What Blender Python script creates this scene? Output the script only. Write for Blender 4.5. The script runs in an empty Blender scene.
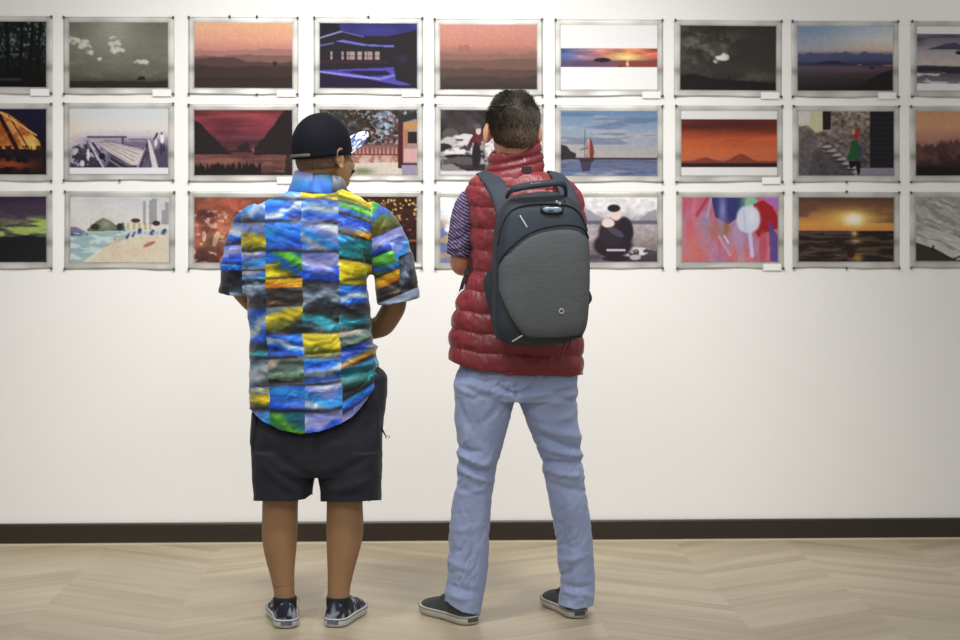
import bpy, math, random
import numpy as np
from mathutils import Vector
rng = np.random.default_rng(7)
# ---------------------------------------------------------------- camera, world, lights, exposure
C = bpy.context.scene.collection
SC = bpy.context.scene
F_PX, H_CAM, D_WALL, YAW = 1600.0, 1.26, 6.915, math.radians(2.2)
CAM = np.array([0.0, -D_WALL, H_CAM])
FWD = np.array([math.sin(YAW), math.cos(YAW), 0.0])
RGT = np.array([math.cos(YAW), -math.sin(YAW), 0.0])
UP = np.array([0.0, 0.0, 1.0])
cd = bpy.data.cameras.new('camera'); cam = bpy.data.objects.new('camera', cd); C.objects.link(cam)
cam.location = CAM; cam.rotation_euler = (math.pi/2, 0, -YAW)
cd.sensor_width = 36; cd.lens = F_PX/960*36; cd.shift_y = -70/960
cd.dof.use_dof = True; cd.dof.focus_distance = 5.35; cd.dof.aperture_fstop = 3.2
SC.camera = cam
SC.view_settings.view_transform = 'Standard'; SC.view_settings.look = 'None'
SC.view_settings.exposure = 0.0; SC.view_settings.gamma = 1; SC.view_settings.use_curve_mapping = False
w = bpy.data.worlds.new('world'); SC.world = w; w.use_nodes = True
w.node_tree.nodes['Background'].inputs[0].default_value = (0.97, 0.985, 1.0, 1)
w.node_tree.nodes['Background'].inputs[1].default_value = 0.47
def aim(o, t): o.rotation_euler = (Vector(t)-o.location).to_track_quat('-Z', 'Y').to_euler()
def light(name, kind, loc, tgt, power, col, **kw):
    l = bpy.data.lights.new(name, kind); l.energy = power; l.color = col
    for k, v in kw.items(): setattr(l, k, v)
    o = bpy.data.objects.new(name, l); C.objects.link(o); o.location = loc; aim(o, tgt); return o
light('wall_wash_spotlight', 'SPOT', (-0.75, -2.7, 3.6), (-0.25, 0, 0.85), 262, (1, .982, .958), spot_size=1.25, spot_blend=1, shadow_soft_size=.25)
light('wall_wash_spotlight', 'SPOT', (0.75, -2.7, 3.6), (0.15, 0, 0.85), 262, (1, .982, .958), spot_size=1.25, spot_blend=1, shadow_soft_size=.25)
light('ceiling_area_light', 'AREA', (0.0, -5.6, 3.7), (0, -1.6, 0.9), 60, (1, .98, .95), shape='RECTANGLE', size=3.0, size_y=1.0)

# ---------------------------------------------------------------- helpers
def lin(c):
    c = np.asarray(c, float)/255.0
    return np.where(c <= .04045, c/12.92, ((c+.055)/1.055)**2.4)
def P(px, py, d): return CAM + FWD*d + RGT*((px-480)/F_PX*d) + UP*((250-py)/F_PX*d)
def Wp(px, py, y=0.0):
    r = FWD + RGT*((px-480)/F_PX) + UP*((250-py)/F_PX)
    return CAM + r*((y-CAM[1])/r[1])
def Fp(px, py):
    d = H_CAM*F_PX/(py-250); return P(px, py, d)
def inv(V):
    R = V-CAM; d = R@FWD
    return 480+F_PX*(R@RGT)/d, 250-F_PX*R[:, 2]/d, d
def _h(i, j, k, s):
    with np.errstate(over='ignore'):
        n = (i*73856093) ^ (j*19349663) ^ (k*83492791) ^ (s*2654435761)
        n = (n ^ (n >> 13))*1274126177
        n = n ^ (n >> 16)
    return (n & 0xffff)/65535.0
def vn(x, y, z=0.0, s=0):
    x, y, z = np.broadcast_arrays(np.asarray(x, float), np.asarray(y, float), np.asarray(z, float))
    i, j, k = np.floor(x).astype(np.int64), np.floor(y).astype(np.int64), np.floor(z).astype(np.int64)
    u, v, t = x-i, y-j, z-k
    u, v, t = [a*a*(3-2*a) for a in (u, v, t)]
    L = lambda a, b, q: a+(b-a)*q
    g = lambda a, b, c: _h(i+a, j+b, k+c, s)
    return L(L(L(g(0,0,0), g(1,0,0), u), L(g(0,1,0), g(1,1,0), u), v), L(L(g(0,0,1), g(1,0,1), u), L(g(0,1,1), g(1,1,1), u), v), t)
def fbm(x, y, z=0.0, s=0, o=4):
    r = 0; a = .5; n = 0
    for q in range(o):
        r = r + a*vn(x*2**q, y*2**q, z*2**q, s+q*17); n += a; a *= .55
    return r/n
def ss(a, b, x):
    t = np.clip((x-a)/(b-a), 0, 1); return t*t*(3-2*t)

def mesh(name, V, F, m, root=None, smooth=True, col=None):
    me = bpy.data.meshes.new(name)
    off = np.array(root['_o']) if root is not None and '_o' in root else np.zeros(3)
    V = np.asarray(V, float) - off
    me.from_pydata(V.tolist(), [], [list(map(int, f)) for f in F]); me.update()
    if smooth: me.polygons.foreach_set('use_smooth', [True]*len(me.polygons))
    if col is not None:
        ca = me.color_attributes.new('print', 'FLOAT_COLOR', 'POINT')
        c = np.ones((len(V), 4)); c[:, :3] = col; ca.data.foreach_set('color', c.ravel())
    for q in (m if isinstance(m, (list, tuple)) else [m]): me.materials.append(q)
    o = bpy.data.objects.new(name, me); C.objects.link(o)
    if root is not None:
        o.parent = root
        if '_o' in root: o['_o'] = root['_o']
    return o
def tag(o, label=None, cat=None, group=None, kind=None):
    for k, v in (('label', label), ('category', cat), ('group', group), ('kind', kind)):
        if v: o[k] = v
    return o
def thing(name, label, cat, loc, group=None):
    o = bpy.data.objects.new(name, None); C.objects.link(o); o.location = loc; o['_o'] = [float(a) for a in loc]
    o.empty_display_size = .1
    return tag(o, label, cat, group)
def mat(name, rgb, rough=.6, metal=0.0, attr=False, noise=None, bump=None, sheen=0, spec=.5, coat=0):
    m = bpy.data.materials.new(name); m.use_nodes = True; nt = m.node_tree; N = nt.nodes; b = N['Principled BSDF']
    b.inputs['Roughness'].default_value = rough; b.inputs['Metallic'].default_value = metal
    b.inputs['Specular IOR Level'].default_value = spec; b.inputs['Coat Weight'].default_value = coat
    if sheen: b.inputs['Sheen Weight'].default_value = sheen
    c = (*lin(rgb), 1)
    b.inputs['Base Color'].default_value = c
    tc = N.new('ShaderNodeTexCoord')
    def tex(sc, str_=(1,1,1), det=5):
        mp = N.new('ShaderNodeMapping'); mp.inputs['Scale'].default_value = [sc*a for a in str_]
        nt.links.new(tc.outputs['Object'], mp.inputs[0])
        n = N.new('ShaderNodeTexNoise'); n.inputs['Scale'].default_value = 1; n.inputs['Detail'].default_value = det
        nt.links.new(mp.outputs[0], n.inputs[0]); return n
    src = None
    if attr:
        a = N.new('ShaderNodeVertexColor'); a.layer_name = 'print'; src = a.outputs[0]
        nt.links.new(src, b.inputs['Base Color'])
    if noise:
        sc, amt, st = noise; n = tex(sc, st)
        r = N.new('ShaderNodeMapRange'); r.inputs['To Min'].default_value = 1-amt; r.inputs['To Max'].default_value = 1+amt
        r.inputs['From Min'].default_value = .3; r.inputs['From Max'].default_value = .7
        nt.links.new(n.outputs[0], r.inputs[0])
        mx = N.new('ShaderNodeVectorMath'); mx.operation = 'SCALE'
        if src: nt.links.new(src, mx.inputs[0])
        else: mx.inputs[0].default_value = c[:3]
        nt.links.new(r.outputs[0], mx.inputs['Scale']); nt.links.new(mx.outputs[0], b.inputs['Base Color'])
    if bump:
        sc, dist, st = bump; n = tex(sc, st); bp = N.new('ShaderNodeBump'); bp.inputs['Distance'].default_value = dist
        bp.inputs['Strength'].default_value = .8
        nt.links.new(n.outputs[0], bp.inputs['Height']); nt.links.new(bp.outputs[0], b.inputs['Normal'])
    return m
def box(c, h):
    c = np.array(c); h = np.array(h)
    V = np.array([[x, y, z] for x in (-1, 1) for y in (-1, 1) for z in (-1, 1)])*h + c
    return V, [(0,1,3,2), (4,6,7,5), (0,4,5,1), (2,3,7,6), (0,2,6,4), (1,5,7,3)]
def join(parts):
    Vs, Fs, n = [], [], 0
    for V, F in parts:
        Vs.append(np.asarray(V, float)); Fs += [tuple(int(i)+n for i in f) for f in F]; n += len(V)
    return np.vstack(Vs), Fs
def ringmesh(R, cap=True):
    R = np.asarray(R, float); K, N = R.shape[:2]
    V = R.reshape(-1, 3); F = []
    for k in range(K-1):
        for i in range(N):
            j = (i+1) % N; F.append((k*N+i, k*N+j, (k+1)*N+j, (k+1)*N+i))
    if cap:
        V = np.vstack([V, R[0].mean(0), R[-1].mean(0)])
        for i in range(N):
            j = (i+1) % N; F.append((K*N, j, i)); F.append((K*N+1, (K-1)*N+i, (K-1)*N+j))
    return V, F
def loft(rows, N=56, step=5):
    """rows: (py, left, right, depth, half depth, exponent)"""
    A = np.array([list(r)+[2.2]*(6-len(r)) for r in rows], float)
    t = np.arange(A[0, 0], A[-1, 0]+.01, step) if A[-1, 0]-A[0, 0] > step else np.array([A[0, 0], A[-1, 0]])
    t[-1] = A[-1, 0]
    I = [np.interp(t, A[:, 0], A[:, q]) for q in range(6)]
    R = []
    for y, l, r, d, hd, e in zip(*I):
        c = P((l+r)/2, y, d); a = (r-l)/2/F_PX*d
        th = np.linspace(0, 2*math.pi, N, endpoint=False); cs, sn = np.cos(th), np.sin(th)
        X = np.sign(cs)*np.abs(cs)**(2/e)*a; Y = np.sign(sn)*np.abs(sn)**(2/e)*hd
        R.append(c + X[:, None]*RGT - Y[:, None]*FWD)
    return ringmesh(R)
def tube(pts, N=20, rnd=True, flat=1.0):
    """pts: (x,y,z,r) world"""
    A = np.array(pts, float); K = len(A)
    s = np.r_[0, np.cumsum(np.linalg.norm(np.diff(A[:, :3], axis=0), axis=1))]
    n = max(K, int(s[-1]/max(.003, A[:, 3].min()*.5))+1); n = min(n, 90)
    t = np.linspace(0, s[-1], n); B = np.stack([np.interp(t, s, A[:, q]) for q in range(4)], 1)
    if K > 2:
        for _ in range(max(2, n//12)):
            B[1:-1] = (B[:-2]+2*B[1:-1]+B[2:])/4
    T = np.gradient(B[:, :3], axis=0); T /= np.linalg.norm(T, axis=1)[:, None]+1e-9
    if rnd:
        r0, r1 = B[0, 3], B[-1, 3]; pre, post = [], []; tp, tq = [], []
        for a in np.linspace(80, 15, 5):
            a = math.radians(a)
            pre.append([*(B[0, :3]-T[0]*r0*math.sin(a)), r0*math.cos(a)]); tp.append(T[0])
            post.insert(0, [*(B[-1, :3]+T[-1]*r1*math.sin(a)), r1*math.cos(a)]); tq.append(T[-1])
        B = np.vstack([pre, B, post]); T = np.vstack([tp, T, tq])
    u = np.cross(T[0], [0, 0, 1.0]); u = u if np.linalg.norm(u) > .1 else np.cross(T[0], [1.0, 0, 0])
    R = []; th = np.linspace(0, 2*math.pi, N, endpoint=False)
    for b, tt in zip(B, T):
        u = u-tt*(u@tt); u /= np.linalg.norm(u); v = np.cross(tt, u)
        R.append(b[:3] + b[3]*(np.cos(th)[:, None]*u*flat + np.sin(th)[:, None]*v))
    return ringmesh(R)
def ptube(pts, **k): return tube([[*P(a, b, d), r] for a, b, d, r in pts], **k)
def ell(c, r, M=None, N=24):
    th = np.linspace(0, 2*math.pi, N, endpoint=False); R = []
    for a in np.linspace(-88, 88, N//2+1):
        a = math.radians(a); R.append(np.stack([np.cos(th)*math.cos(a), np.sin(th)*math.cos(a), 0*th+math.sin(a)], 1)*np.array(r))
    V, F = ringmesh(R)
    if M is not None: V = V@M.T
    return V+np.array(c), F
def rz(a): c, s = math.cos(a), math.sin(a); return np.array([[c, -s, 0], [s, c, 0], [0, 0, 1.0]])
def rx(a): c, s = math.cos(a), math.sin(a); return np.array([[1, 0, 0], [0, c, -s], [0, s, c.real]])
def ry(a): c, s = math.cos(a), math.sin(a); return np.array([[c, 0, s], [0, 1, 0], [-s, 0, c]])
def fuse(parts, voxel=.005, sm=6):
    V, F = join(parts)
    me = bpy.data.meshes.new('tmp'); me.from_pydata(V.tolist(), [], [list(f) for f in F]); me.update()
    o = bpy.data.objects.new('tmp', me); C.objects.link(o)
    r = o.modifiers.new('r', 'REMESH'); r.mode = 'VOXEL'; r.voxel_size = voxel
    if sm: s = o.modifiers.new('s', 'SMOOTH'); s.iterations = sm; s.factor = .5
    dg = bpy.context.evaluated_depsgraph_get(); e = o.evaluated_get(dg); m2 = e.to_mesh()
    V = np.empty(len(m2.vertices)*3); m2.vertices.foreach_get('co', V); V = V.reshape(-1, 3)
    F = [tuple(p.vertices) for p in m2.polygons]
    e.to_mesh_clear(); bpy.data.objects.remove(o); bpy.data.meshes.remove(me)
    return V, np.array(F)
def normals(V, F):
    n = np.cross(V[F[:, 2]]-V[F[:, 0]], V[F[:, 3]]-V[F[:, 1]]); R = np.zeros_like(V)
    for q in range(4): np.add.at(R, F[:, q], n)
    return R/(np.linalg.norm(R, axis=1)[:, None]+1e-12)
def compact(V, F, *att):
    u, i = np.unique(F, return_inverse=True); return (V[u], i.reshape(F.shape), *[a[u] for a in att])
def cut_below(V, F, lim):
    """everything lower than the hem line lim(px) is pulled up to it; gives an open hem"""
    px, py, d = inv(V); L = lim(px); m = py > L
    V = V.copy(); V[m, 2] += (py-L)[m]*d[m]/F_PX
    return compact(V, F[~m[F].all(1)])
def folds(px, py, L):
    """L: (x0,y0,x1,y1,width px,amplitude m): soft ridges or grooves along segments"""
    D = np.zeros_like(px)
    for x0, y0, x1, y1, wd, am in L:
        dx, dy = x1-x0, y1-y0; l2 = dx*dx+dy*dy
        t = np.clip(((px-x0)*dx+(py-y0)*dy)/l2, 0, 1)
        bow = np.sin(t*math.pi)*2
        q = np.hypot(px-x0-t*dx, py-y0-t*dy-bow)
        D += am*np.exp(-(q/wd)**2)*(.35+.65*np.sin(np.clip(t, .05, .95)*math.pi))
    return D
def solid(o, th, off=-1):
    s = o.modifiers.new('solid', 'SOLIDIFY'); s.thickness = th; s.offset = off; return o

# ---------------------------------------------------------------- room
def wall_material():
    m = mat('painted_wall', (238, 237, 234), .75, bump=(60, .0006, (1, 1, 1)), noise=(1.2, .012, (1, 1, 1)))
    return m
def floor_material():
    m = bpy.data.materials.new('chevron_wood'); m.use_nodes = True; nt = m.node_tree; N = nt.nodes; L = nt.links; b = N['Principled BSDF']
    tc = N.new('ShaderNodeTexCoord'); sx = N.new('ShaderNodeSeparateXYZ'); L.new(tc.outputs['Object'], sx.inputs[0])
    def M(op, a, c=None, d=None):
        n = N.new('ShaderNodeMath'); n.operation = op
        for i, v in enumerate((a, c, d)):
            if v is None: continue
            if isinstance(v, (int, float)): n.inputs[i].default_value = v
            else: L.new(v, n.inputs[i])
        return n.outputs[0]
    half = .485; x0 = float(Wp(110, 541)[0])
    xx = M('DIVIDE', M('SUBTRACT', sx.outputs[0], x0), half)
    ci = M('FLOOR', xx); tri = M('PINGPONG', xx, 1.0)
    v = M('ADD', sx.outputs[1], M('MULTIPLY', tri, half*.60))
    bw = .09
    bi = M('FLOOR', M('DIVIDE', v, bw)); fr = M('FRACT', M('DIVIDE', v, bw))
    cv = N.new('ShaderNodeCombineXYZ'); L.new(ci, cv.inputs[0]); L.new(bi, cv.inputs[1])
    wn = N.new('ShaderNodeTexWhiteNoise'); wn.noise_dimensions = '2D'; L.new(cv.outputs[0], wn.inputs[0])
    # grain runs along the board
    gv = N.new('ShaderNodeCombineXYZ'); L.new(M('MULTIPLY', xx, 1.1), gv.inputs[0]); L.new(M('MULTIPLY', v, 17), gv.inputs[1]); L.new(M('MULTIPLY', wn.outputs[0], 30), gv.inputs[2])
    gn = N.new('ShaderNodeTexNoise'); gn.inputs['Scale'].default_value = 1; gn.inputs['Detail'].default_value = 6; gn.inputs['Distortion'].default_value = .6
    L.new(gv.outputs[0], gn.inputs[0])
    f = M('ADD', M('MULTIPLY', wn.outputs[0], .26), M('MULTIPLY', gn.outputs[0], .80))
    cr = N.new('ShaderNodeValToRGB'); L.new(f, cr.inputs[0]); e = cr.color_ramp.elements
    e[0].position = .12; e[0].color = (*lin((154, 136, 106)), 1); e[1].position = .95; e[1].color = (*lin((210, 197, 170)), 1)
    k = e.new(.5); k.color = (*lin((186, 171, 144)), 1)
    seam = M('MULTIPLY', M('LESS_THAN', M('PINGPONG', fr, .5), .014), .14)
    mx = N.new('ShaderNodeMix'); mx.data_type = 'RGBA'; L.new(seam, mx.inputs[0]); L.new(cr.outputs[0], mx.inputs[6]); mx.inputs[7].default_value = (*lin((110, 90, 64)), 1)
    L.new(mx.outputs[2], b.inputs['Base Color'])
    L.new(M('ADD', .30, M('MULTIPLY', gn.outputs[0], .16)), b.inputs['Roughness']); b.inputs['Specular IOR Level'].default_value = .45
    return m
V, F = box((0, .06, 1.8), (7, .06, 1.8)); tag(mesh('wall_back', V, F, wall_material(), smooth=False), kind='structure')
V, F = box((0, -5.5, -.05), (7, 5.56, .05)); tag(mesh('floor', V, F, floor_material(), smooth=False), kind='structure')
bz = 20.5/230
prof = [(-.0005, .0), (-.016, 0), (-.016, bz-.006), (-.012, bz), (-.0005, bz)]
V = [(x, y, z+.001) for x in (-7, 7) for y, z in prof]; n = len(prof)
F = [(i, (i+1) % n, n+(i+1) % n, n+i) for i in range(n)]+[tuple(range(n))[::-1], tuple(range(n, 2*n))]
tag(mesh('baseboard_back', V, F, mat('dark_brown_board', (42, 33, 24), .42, noise=(3, .18, (.4, 30, 30))), smooth=False), kind='structure')

V, F = box((0, -.0175, .0025), (7, .0015, .0035)); tag(mesh('base_strip_1', V, F, mat('pale_strip_tone', (206, 196, 172), .6), smooth=False), kind='structure')  # thin pale line along the foot of the baseboard

# ---------------------------------------------------------------- the pictures (painted per vertex on a fine grid)
NX, NY = 150, 100
S, T = np.meshgrid(np.linspace(0, 1, NX), np.linspace(0, 1, NY)); AS = 1.5
class Pic:
    def __init__(s, *stops): s.c = np.zeros((NY, NX, 3)); s.grad(stops)
    def grad(s, stops, m=None):
        t = [q[0] for q in stops]; g = np.stack([np.interp(T, t, [q[1][k] for q in stops]) for k in range(3)], -1)
        m = np.ones_like(T) if m is None else m
        s.c = s.c*(1-m[..., None])+g*m[..., None]; return s
    def put(s, m, col, a=1.0):
        m = np.clip(m*1.0, 0, 1)[..., None]*a; s.c = s.c*(1-m)+np.array(col, float)*m; return s
    def tex(s, amp, fx, fy, seed=0, o=4, m=None):
        n = 1+amp*2*(fbm(S*fx, T*fy, 0, seed, o)-.5)
        if m is not None: n = 1+(n-1)*m
        s.c = s.c*n[..., None]; return s
def rid(base, amp, fx, seed, o=4): return base+amp*2*(fbm(S*fx, 0*S+seed*3.1, 0, seed, o)-.5)
def below(line, soft=.012): return ss(-soft, soft, T-line)
def blob(x, y, a, b, k=2.0, rot=0, soft=.15):
    dx, dy = (S-x)*AS, T-y; c, s = math.cos(rot), math.sin(rot); u, v = dx*c+dy*s, -dx*s+dy*c
    return 1-ss(1-soft, 1+soft, (np.abs(u/a)**k+np.abs(v/b)**k)**(1/k))
def glow(x, y, a, b): return np.exp(-(((S-x)*AS/a)**2+((T-y)/b)**2))
def rect(x0, y0, x1, y1): return ((S >= x0)*(S <= x1)*(T >= y0)*(T <= y1))*1.0
def line(x0, y0, x1, y1, wd):
    dx, dy = (x1-x0)*AS, y1-y0; l2 = dx*dx+dy*dy; u, v = (S-x0)*AS, T-y0; t = np.clip((u*dx+v*dy)/l2, 0, 1)
    return 1-ss(wd*.6, wd*1.2, np.hypot(u-t*dx, v-t*dy))
def poly(pts):
    m = np.zeros_like(S, bool); n = len(pts)
    for i in range(n):
        (xa, ya), (xb, yb) = pts[i], pts[(i+1) % n]
        k = ((ya > T) != (yb > T)) & (S < (xb-xa)*(T-ya)/(yb-ya+1e-9)+xa); m ^= k
    return m*1.0
N_ = lambda fx, fy, s=0, o=4: fbm(S*fx, T*fy, 0, s, o)
def p_forest():
    p = Pic((0, (24, 34, 32)), (.6, (16, 20, 19)), (1, (15, 13, 11)))
    p.put(ss(.52, .7, N_(16, 9, 3))*(1-ss(.4, .75, T)), (70, 100, 92), .8).put(ss(.6, .72, N_(34, 26, 5))*(1-ss(.4, .8, T)), (140, 176, 160), .75)
    for x in (.12, .3, .47, .6, .74, .85, .93): p.put(np.abs(S-x-.012*np.sin(T*5+x*9)) < .014+.012*N_(3, 3, 2), (12, 12, 11), .92)
    return p.put(rect(0, .86, .75, .9)*(N_(8, 9, 4) > .45), (90, 110, 110), .5)
def p_clouds():
    p = Pic((0, (124, 122, 108)), (.3, (134, 131, 116)), (.75, (118, 115, 100)), (1, (70, 66, 56)))
    p.put(glow(.45, 0, .4, .5), (186, 184, 170), .7).put(ss(.5, .7, N_(4, 10, 33))*(T > .4)*(T < .85), (146, 142, 128), .4)
    for x, y, a, b, s in ((.46, .34, .15, .15, 1), (.5, .42, .14, .07, 6), (.06, .28, .12, .1, 2), (.15, .36, .14, .12, 12), (.21, .46, .06, .05, 9), (.75, .6, .16, .05, 3), (.3, .56, .05, .04, 4)):
        n = N_(22, 18, s, 5); m = glow(x, y, a, b)+(n-.5)*1.3; p.put(ss(.5, .85, m)*(glow(x, y, a*1.3, b*1.3) > .25), (214, 212, 198), .9).put(ss(.6, .9, glow(x+.02, y+.05, a*.7, b*.5)+(N_(16, 14, s+5)-.5)*1.2)*(glow(x, y, a*1.2, b*1.2) > .3), (136, 132, 118), .7)
    return p.put(below(rid(.9, .02, 5, 2)), (56, 52, 45)).put(rect(.69, .84, .77, .88), (46, 42, 38)).put(rect(.7, .82, .76, .85), (50, 46, 42))
def p_hills1():
    p = Pic((0, (250, 186, 138)), (.25, (242, 168, 136)), (.42, (216, 140, 128)), (1, (160, 100, 90)))
    for b, a, f, s, c in ((.42, .05, 4, 3, (186, 128, 120)), (.5, .05, 4, 5, (150, 104, 98)), (.58, .10, 3, 8, (104, 74, 70)), (.68, .06, 3, 12, (80, 60, 55)), (.84, .04, 3, 2, (70, 52, 46))): p.put(below(rid(b, a, f, s)), c)
    return p.put(blob(.82, .62, .04, .03), (70, 50, 48)).put(rect(.81, .62, .83, .68), (60, 45, 42))
def p_palace():
    p = Pic((0, (62, 62, 158)), (1, (60, 56, 140))).tex(.3, 3, 5, 3)
    p.put(poly([(0, 0), (.2, 0), (.22, .16), (0, .25)]), (40, 36, 48)).put(poly([(0, .22), (.22, .12), (.45, .2), (.7, .2), (1, .1), (1, 1), (0, 1)]), (48, 42, 50))
    p.put(line(0, .23, .22, .13, .012), (150, 150, 210)).put(line(.22, .13, .45, .21, .008), (110, 112, 200))
    p.put(poly([(.16, .28), (.24, .26), (.5, .33), (.76, .34), (.76, .37), (.45, .35)]), (112, 114, 220)).put(line(0, .35, .14, .31, .012), (110, 110, 190))
    for x in (.12, .235, .29, .32, .345, .4, .42, .475, .505, .53, .58, .6):
        p.put(rect(x-.012, .44, x+.012, .56), (196, 170, 164), .85); p.put(rect(x-.012, .5, x+.012, .51), (90, 50, 60))
    p.put(rect(0, .57, .7, .62), (84, 46, 62), .6)
    p.put(poly([(0, .73), (.76, .68), (.78, .88), (.98, .95), (.8, .96), (0, .76)]), (86, 78, 200)).put(poly([(.2, .74), (.68, .73), (.74, .8), (.5, .82)]), (44, 36, 82))
    p.put(line(0, .75, .62, .86, .014), (150, 142, 236)).put(line(.62, .86, .76, .8, .02), (128, 124, 232)).put(poly([(0, .8), (.5, .86), (.86, .97), (1, 1), (0, 1)]), (44, 34, 66))
    return p.put(poly([(.76, .36), (1, .3), (1, .95), (.95, .96), (.79, .86)]), (48, 44, 48)).put(glow(.85, .55, .08, .06), (78, 66, 130), .5)
def p_hills2():
    p = Pic((0, (234, 158, 138)), (.3, (222, 142, 124)), (.42, (190, 126, 112)), (1, (130, 90, 80)))
    p.put(poly([(.17, .42), (.2, .31), (.23, .34), (.26, .32), (.28, .3), (.31, .36), (.33, .42)]), (186, 122, 114))
    for b, a, f, s, c in ((.45, .05, 4, 4, (168, 116, 104)), (.54, .06, 3, 7, (140, 100, 90)), (.66, .08, 3, 9, (112, 84, 76)), (.8, .1, 3, 14, (92, 72, 66)), (.92, .03, 5, 3, (80, 64, 58))): p.put(below(rid(b, a, f, s)), c)
    return p
def p_band():
    p = Pic((0, (232, 232, 232)), (1, (236, 236, 234))); m = rect(0, .36, 1, .655)
    g = (T-.36)/.295; q = Pic((0, (0, 0, 0)), (1, (0, 0, 0)))
    q.c = np.stack([np.interp(S, [0, .4, .7, 1], v) for v in ((74, 190, 250, 220), (104, 120, 150, 96), (170, 120, 90, 84))], -1)
    q.tex(.4, 5, 18, 3).put(glow(.68, .5, .25, .06), (255, 226, 130), .95).put(below(rid(.545, .005, 9, 1)), (104, 74, 110), .75)
    q.put(ss(.5, .7, S)*(T > .56), (176, 70, 50), .8).put(glow(.69, .6, .02, .05), (255, 226, 150)).put(blob(.43, .54, .13, .035), (52, 34, 48)).put(blob(.62, .648, .04, .02), (70, 24, 26))
    p.c = p.c*(1-m[..., None])+q.c*m[..., None]; return p
def p_moon():
    p = Pic((0, (66, 64, 58)), (.7, (72, 70, 62)), (1, (48, 46, 42))); n = N_(7, 7, 6, 5)
    p.put(glow(.25, .3, .45, .35)*ss(.4, .7, n)*1.3, (136, 132, 120), .8).put(ss(.5, .8, glow(.44, .49, .12, .07)+(N_(18, 16, 8)-.5)*1.1)*(glow(.44, .5, .16, .1) > .3), (232, 230, 220)).put(ss(.55, .9, glow(.36, .56, .1, .05)+(N_(18, 16, 18)-.5)*1.1)*(glow(.36, .56, .14, .08) > .3), (190, 188, 176)).put(ss(.4, .62, N_(13, 12, 19))*glow(.3, .2, .4, .3), (40, 39, 35), .55)
    p.put(glow(.8, .8, .3, .1)*ss(.4, .6, N_(9, 9, 3)), (110, 106, 96), .8)
    return p.put(below(.83-.12*np.exp(-((S-.1)/.2)**2)+.07*np.abs(S-.5)+.03*N_(6, 1)), (42, 38, 36)).put(rect(.505, .79, .52, .87), (30, 28, 26))
def p_dusk():
    p = Pic((0, (186, 204, 222)), (.2, (222, 220, 208)), (.37, (226, 194, 172)), (.43, (136, 128, 160)), (.55, (60, 66, 104)), (.64, (104, 84, 104)), (.75, (84, 66, 74)), (1, (48, 40, 40)))
    p.put(glow(0, 0, .9, .5), (110, 140, 190), .7).put(below(rid(.42, .05, 16, 5))*(1-below(rid(.55, .01, 3, 5), .05)), (92, 96, 142), .9).put(below(.58-.045*np.exp(-((S-.35)/.12)**2))*(1-below(.6+0*S, .03)), (46, 46, 78), .8)
    p.put(poly([(1, .6), (.6, .595), (1, .61)]), (240, 160, 120), .8).put(blob(.78, .64, .035, .02), (40, 30, 40)).put(poly([(1, .66), (.85, .74), (.55, 1), (1, 1)]), (50, 42, 44)).put(glow(.6, .67, .5, .05), (140, 104, 112), .4)
    return p
def p_sea_grey():
    p = Pic((0, (96, 92, 122)), (.3, (150, 140, 158)), (.42, (186, 174, 176)), (.6, (200, 186, 182)), (.7, (90, 80, 96)), (.9, (150, 140, 150)), (1, (110, 104, 118)))
    p.put(ss(.45, .7, N_(3, 9, 4))*(T < .3), (66, 62, 92), .7).put(poly([(.1, .36), (.3, .27), (.4, .25), (.55, .33), (1, .3), (1, .37)]), (84, 84, 110)).put(blob(.44, .41, .05, .03), (50, 50, 70))
    p.put(below(rid(.62, .03, 4, 6))*(1-below(rid(.72, .04, 5, 8))), (60, 54, 70), .9).put(ss(.55, .65, N_(5, 24, 9))*(T > .72), (226, 222, 228), .8)
    return p.put((T < .115)+(T > .89)*1.0, (236, 236, 234))
def p_shell():
    p = Pic((0, (28, 24, 66)), (.55, (24, 18, 44)), (1, (26, 14, 18)))
    a = poly([(.3, .6), (.3, .1), (.5, .02), (.62, .08), (.78, .25), (.93, .5), (.96, .62)]); p.put(a, (200, 96, 30)).put(a*ss(.35, .6, N_(9, 9, 3)), (248, 176, 86), .8)
    p.put(glow(.86, .55, .12, .13)*a, (240, 216, 100), .9).put(line(.5, .02, .7, .6, .035), (50, 18, 22)).put(line(.62, .1, .82, .6, .012), (96, 34, 20)).put(line(.5, .02, .9, .4, .01), (255, 190, 110)).put(line(.34, .35, .66, .35, .006), (150, 60, 20))
    p.put(rect(.3, .56, .98, .68)*(N_(30, 3, 2) > .42), (60, 22, 16), .85).put(glow(.6, .85, .45, .12)*ss(.45, .6, N_(9, 14, 6)), (206, 78, 34), .9)
    return p.put(rect(0, .55, .35, .7), (40, 22, 30), .8)
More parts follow.
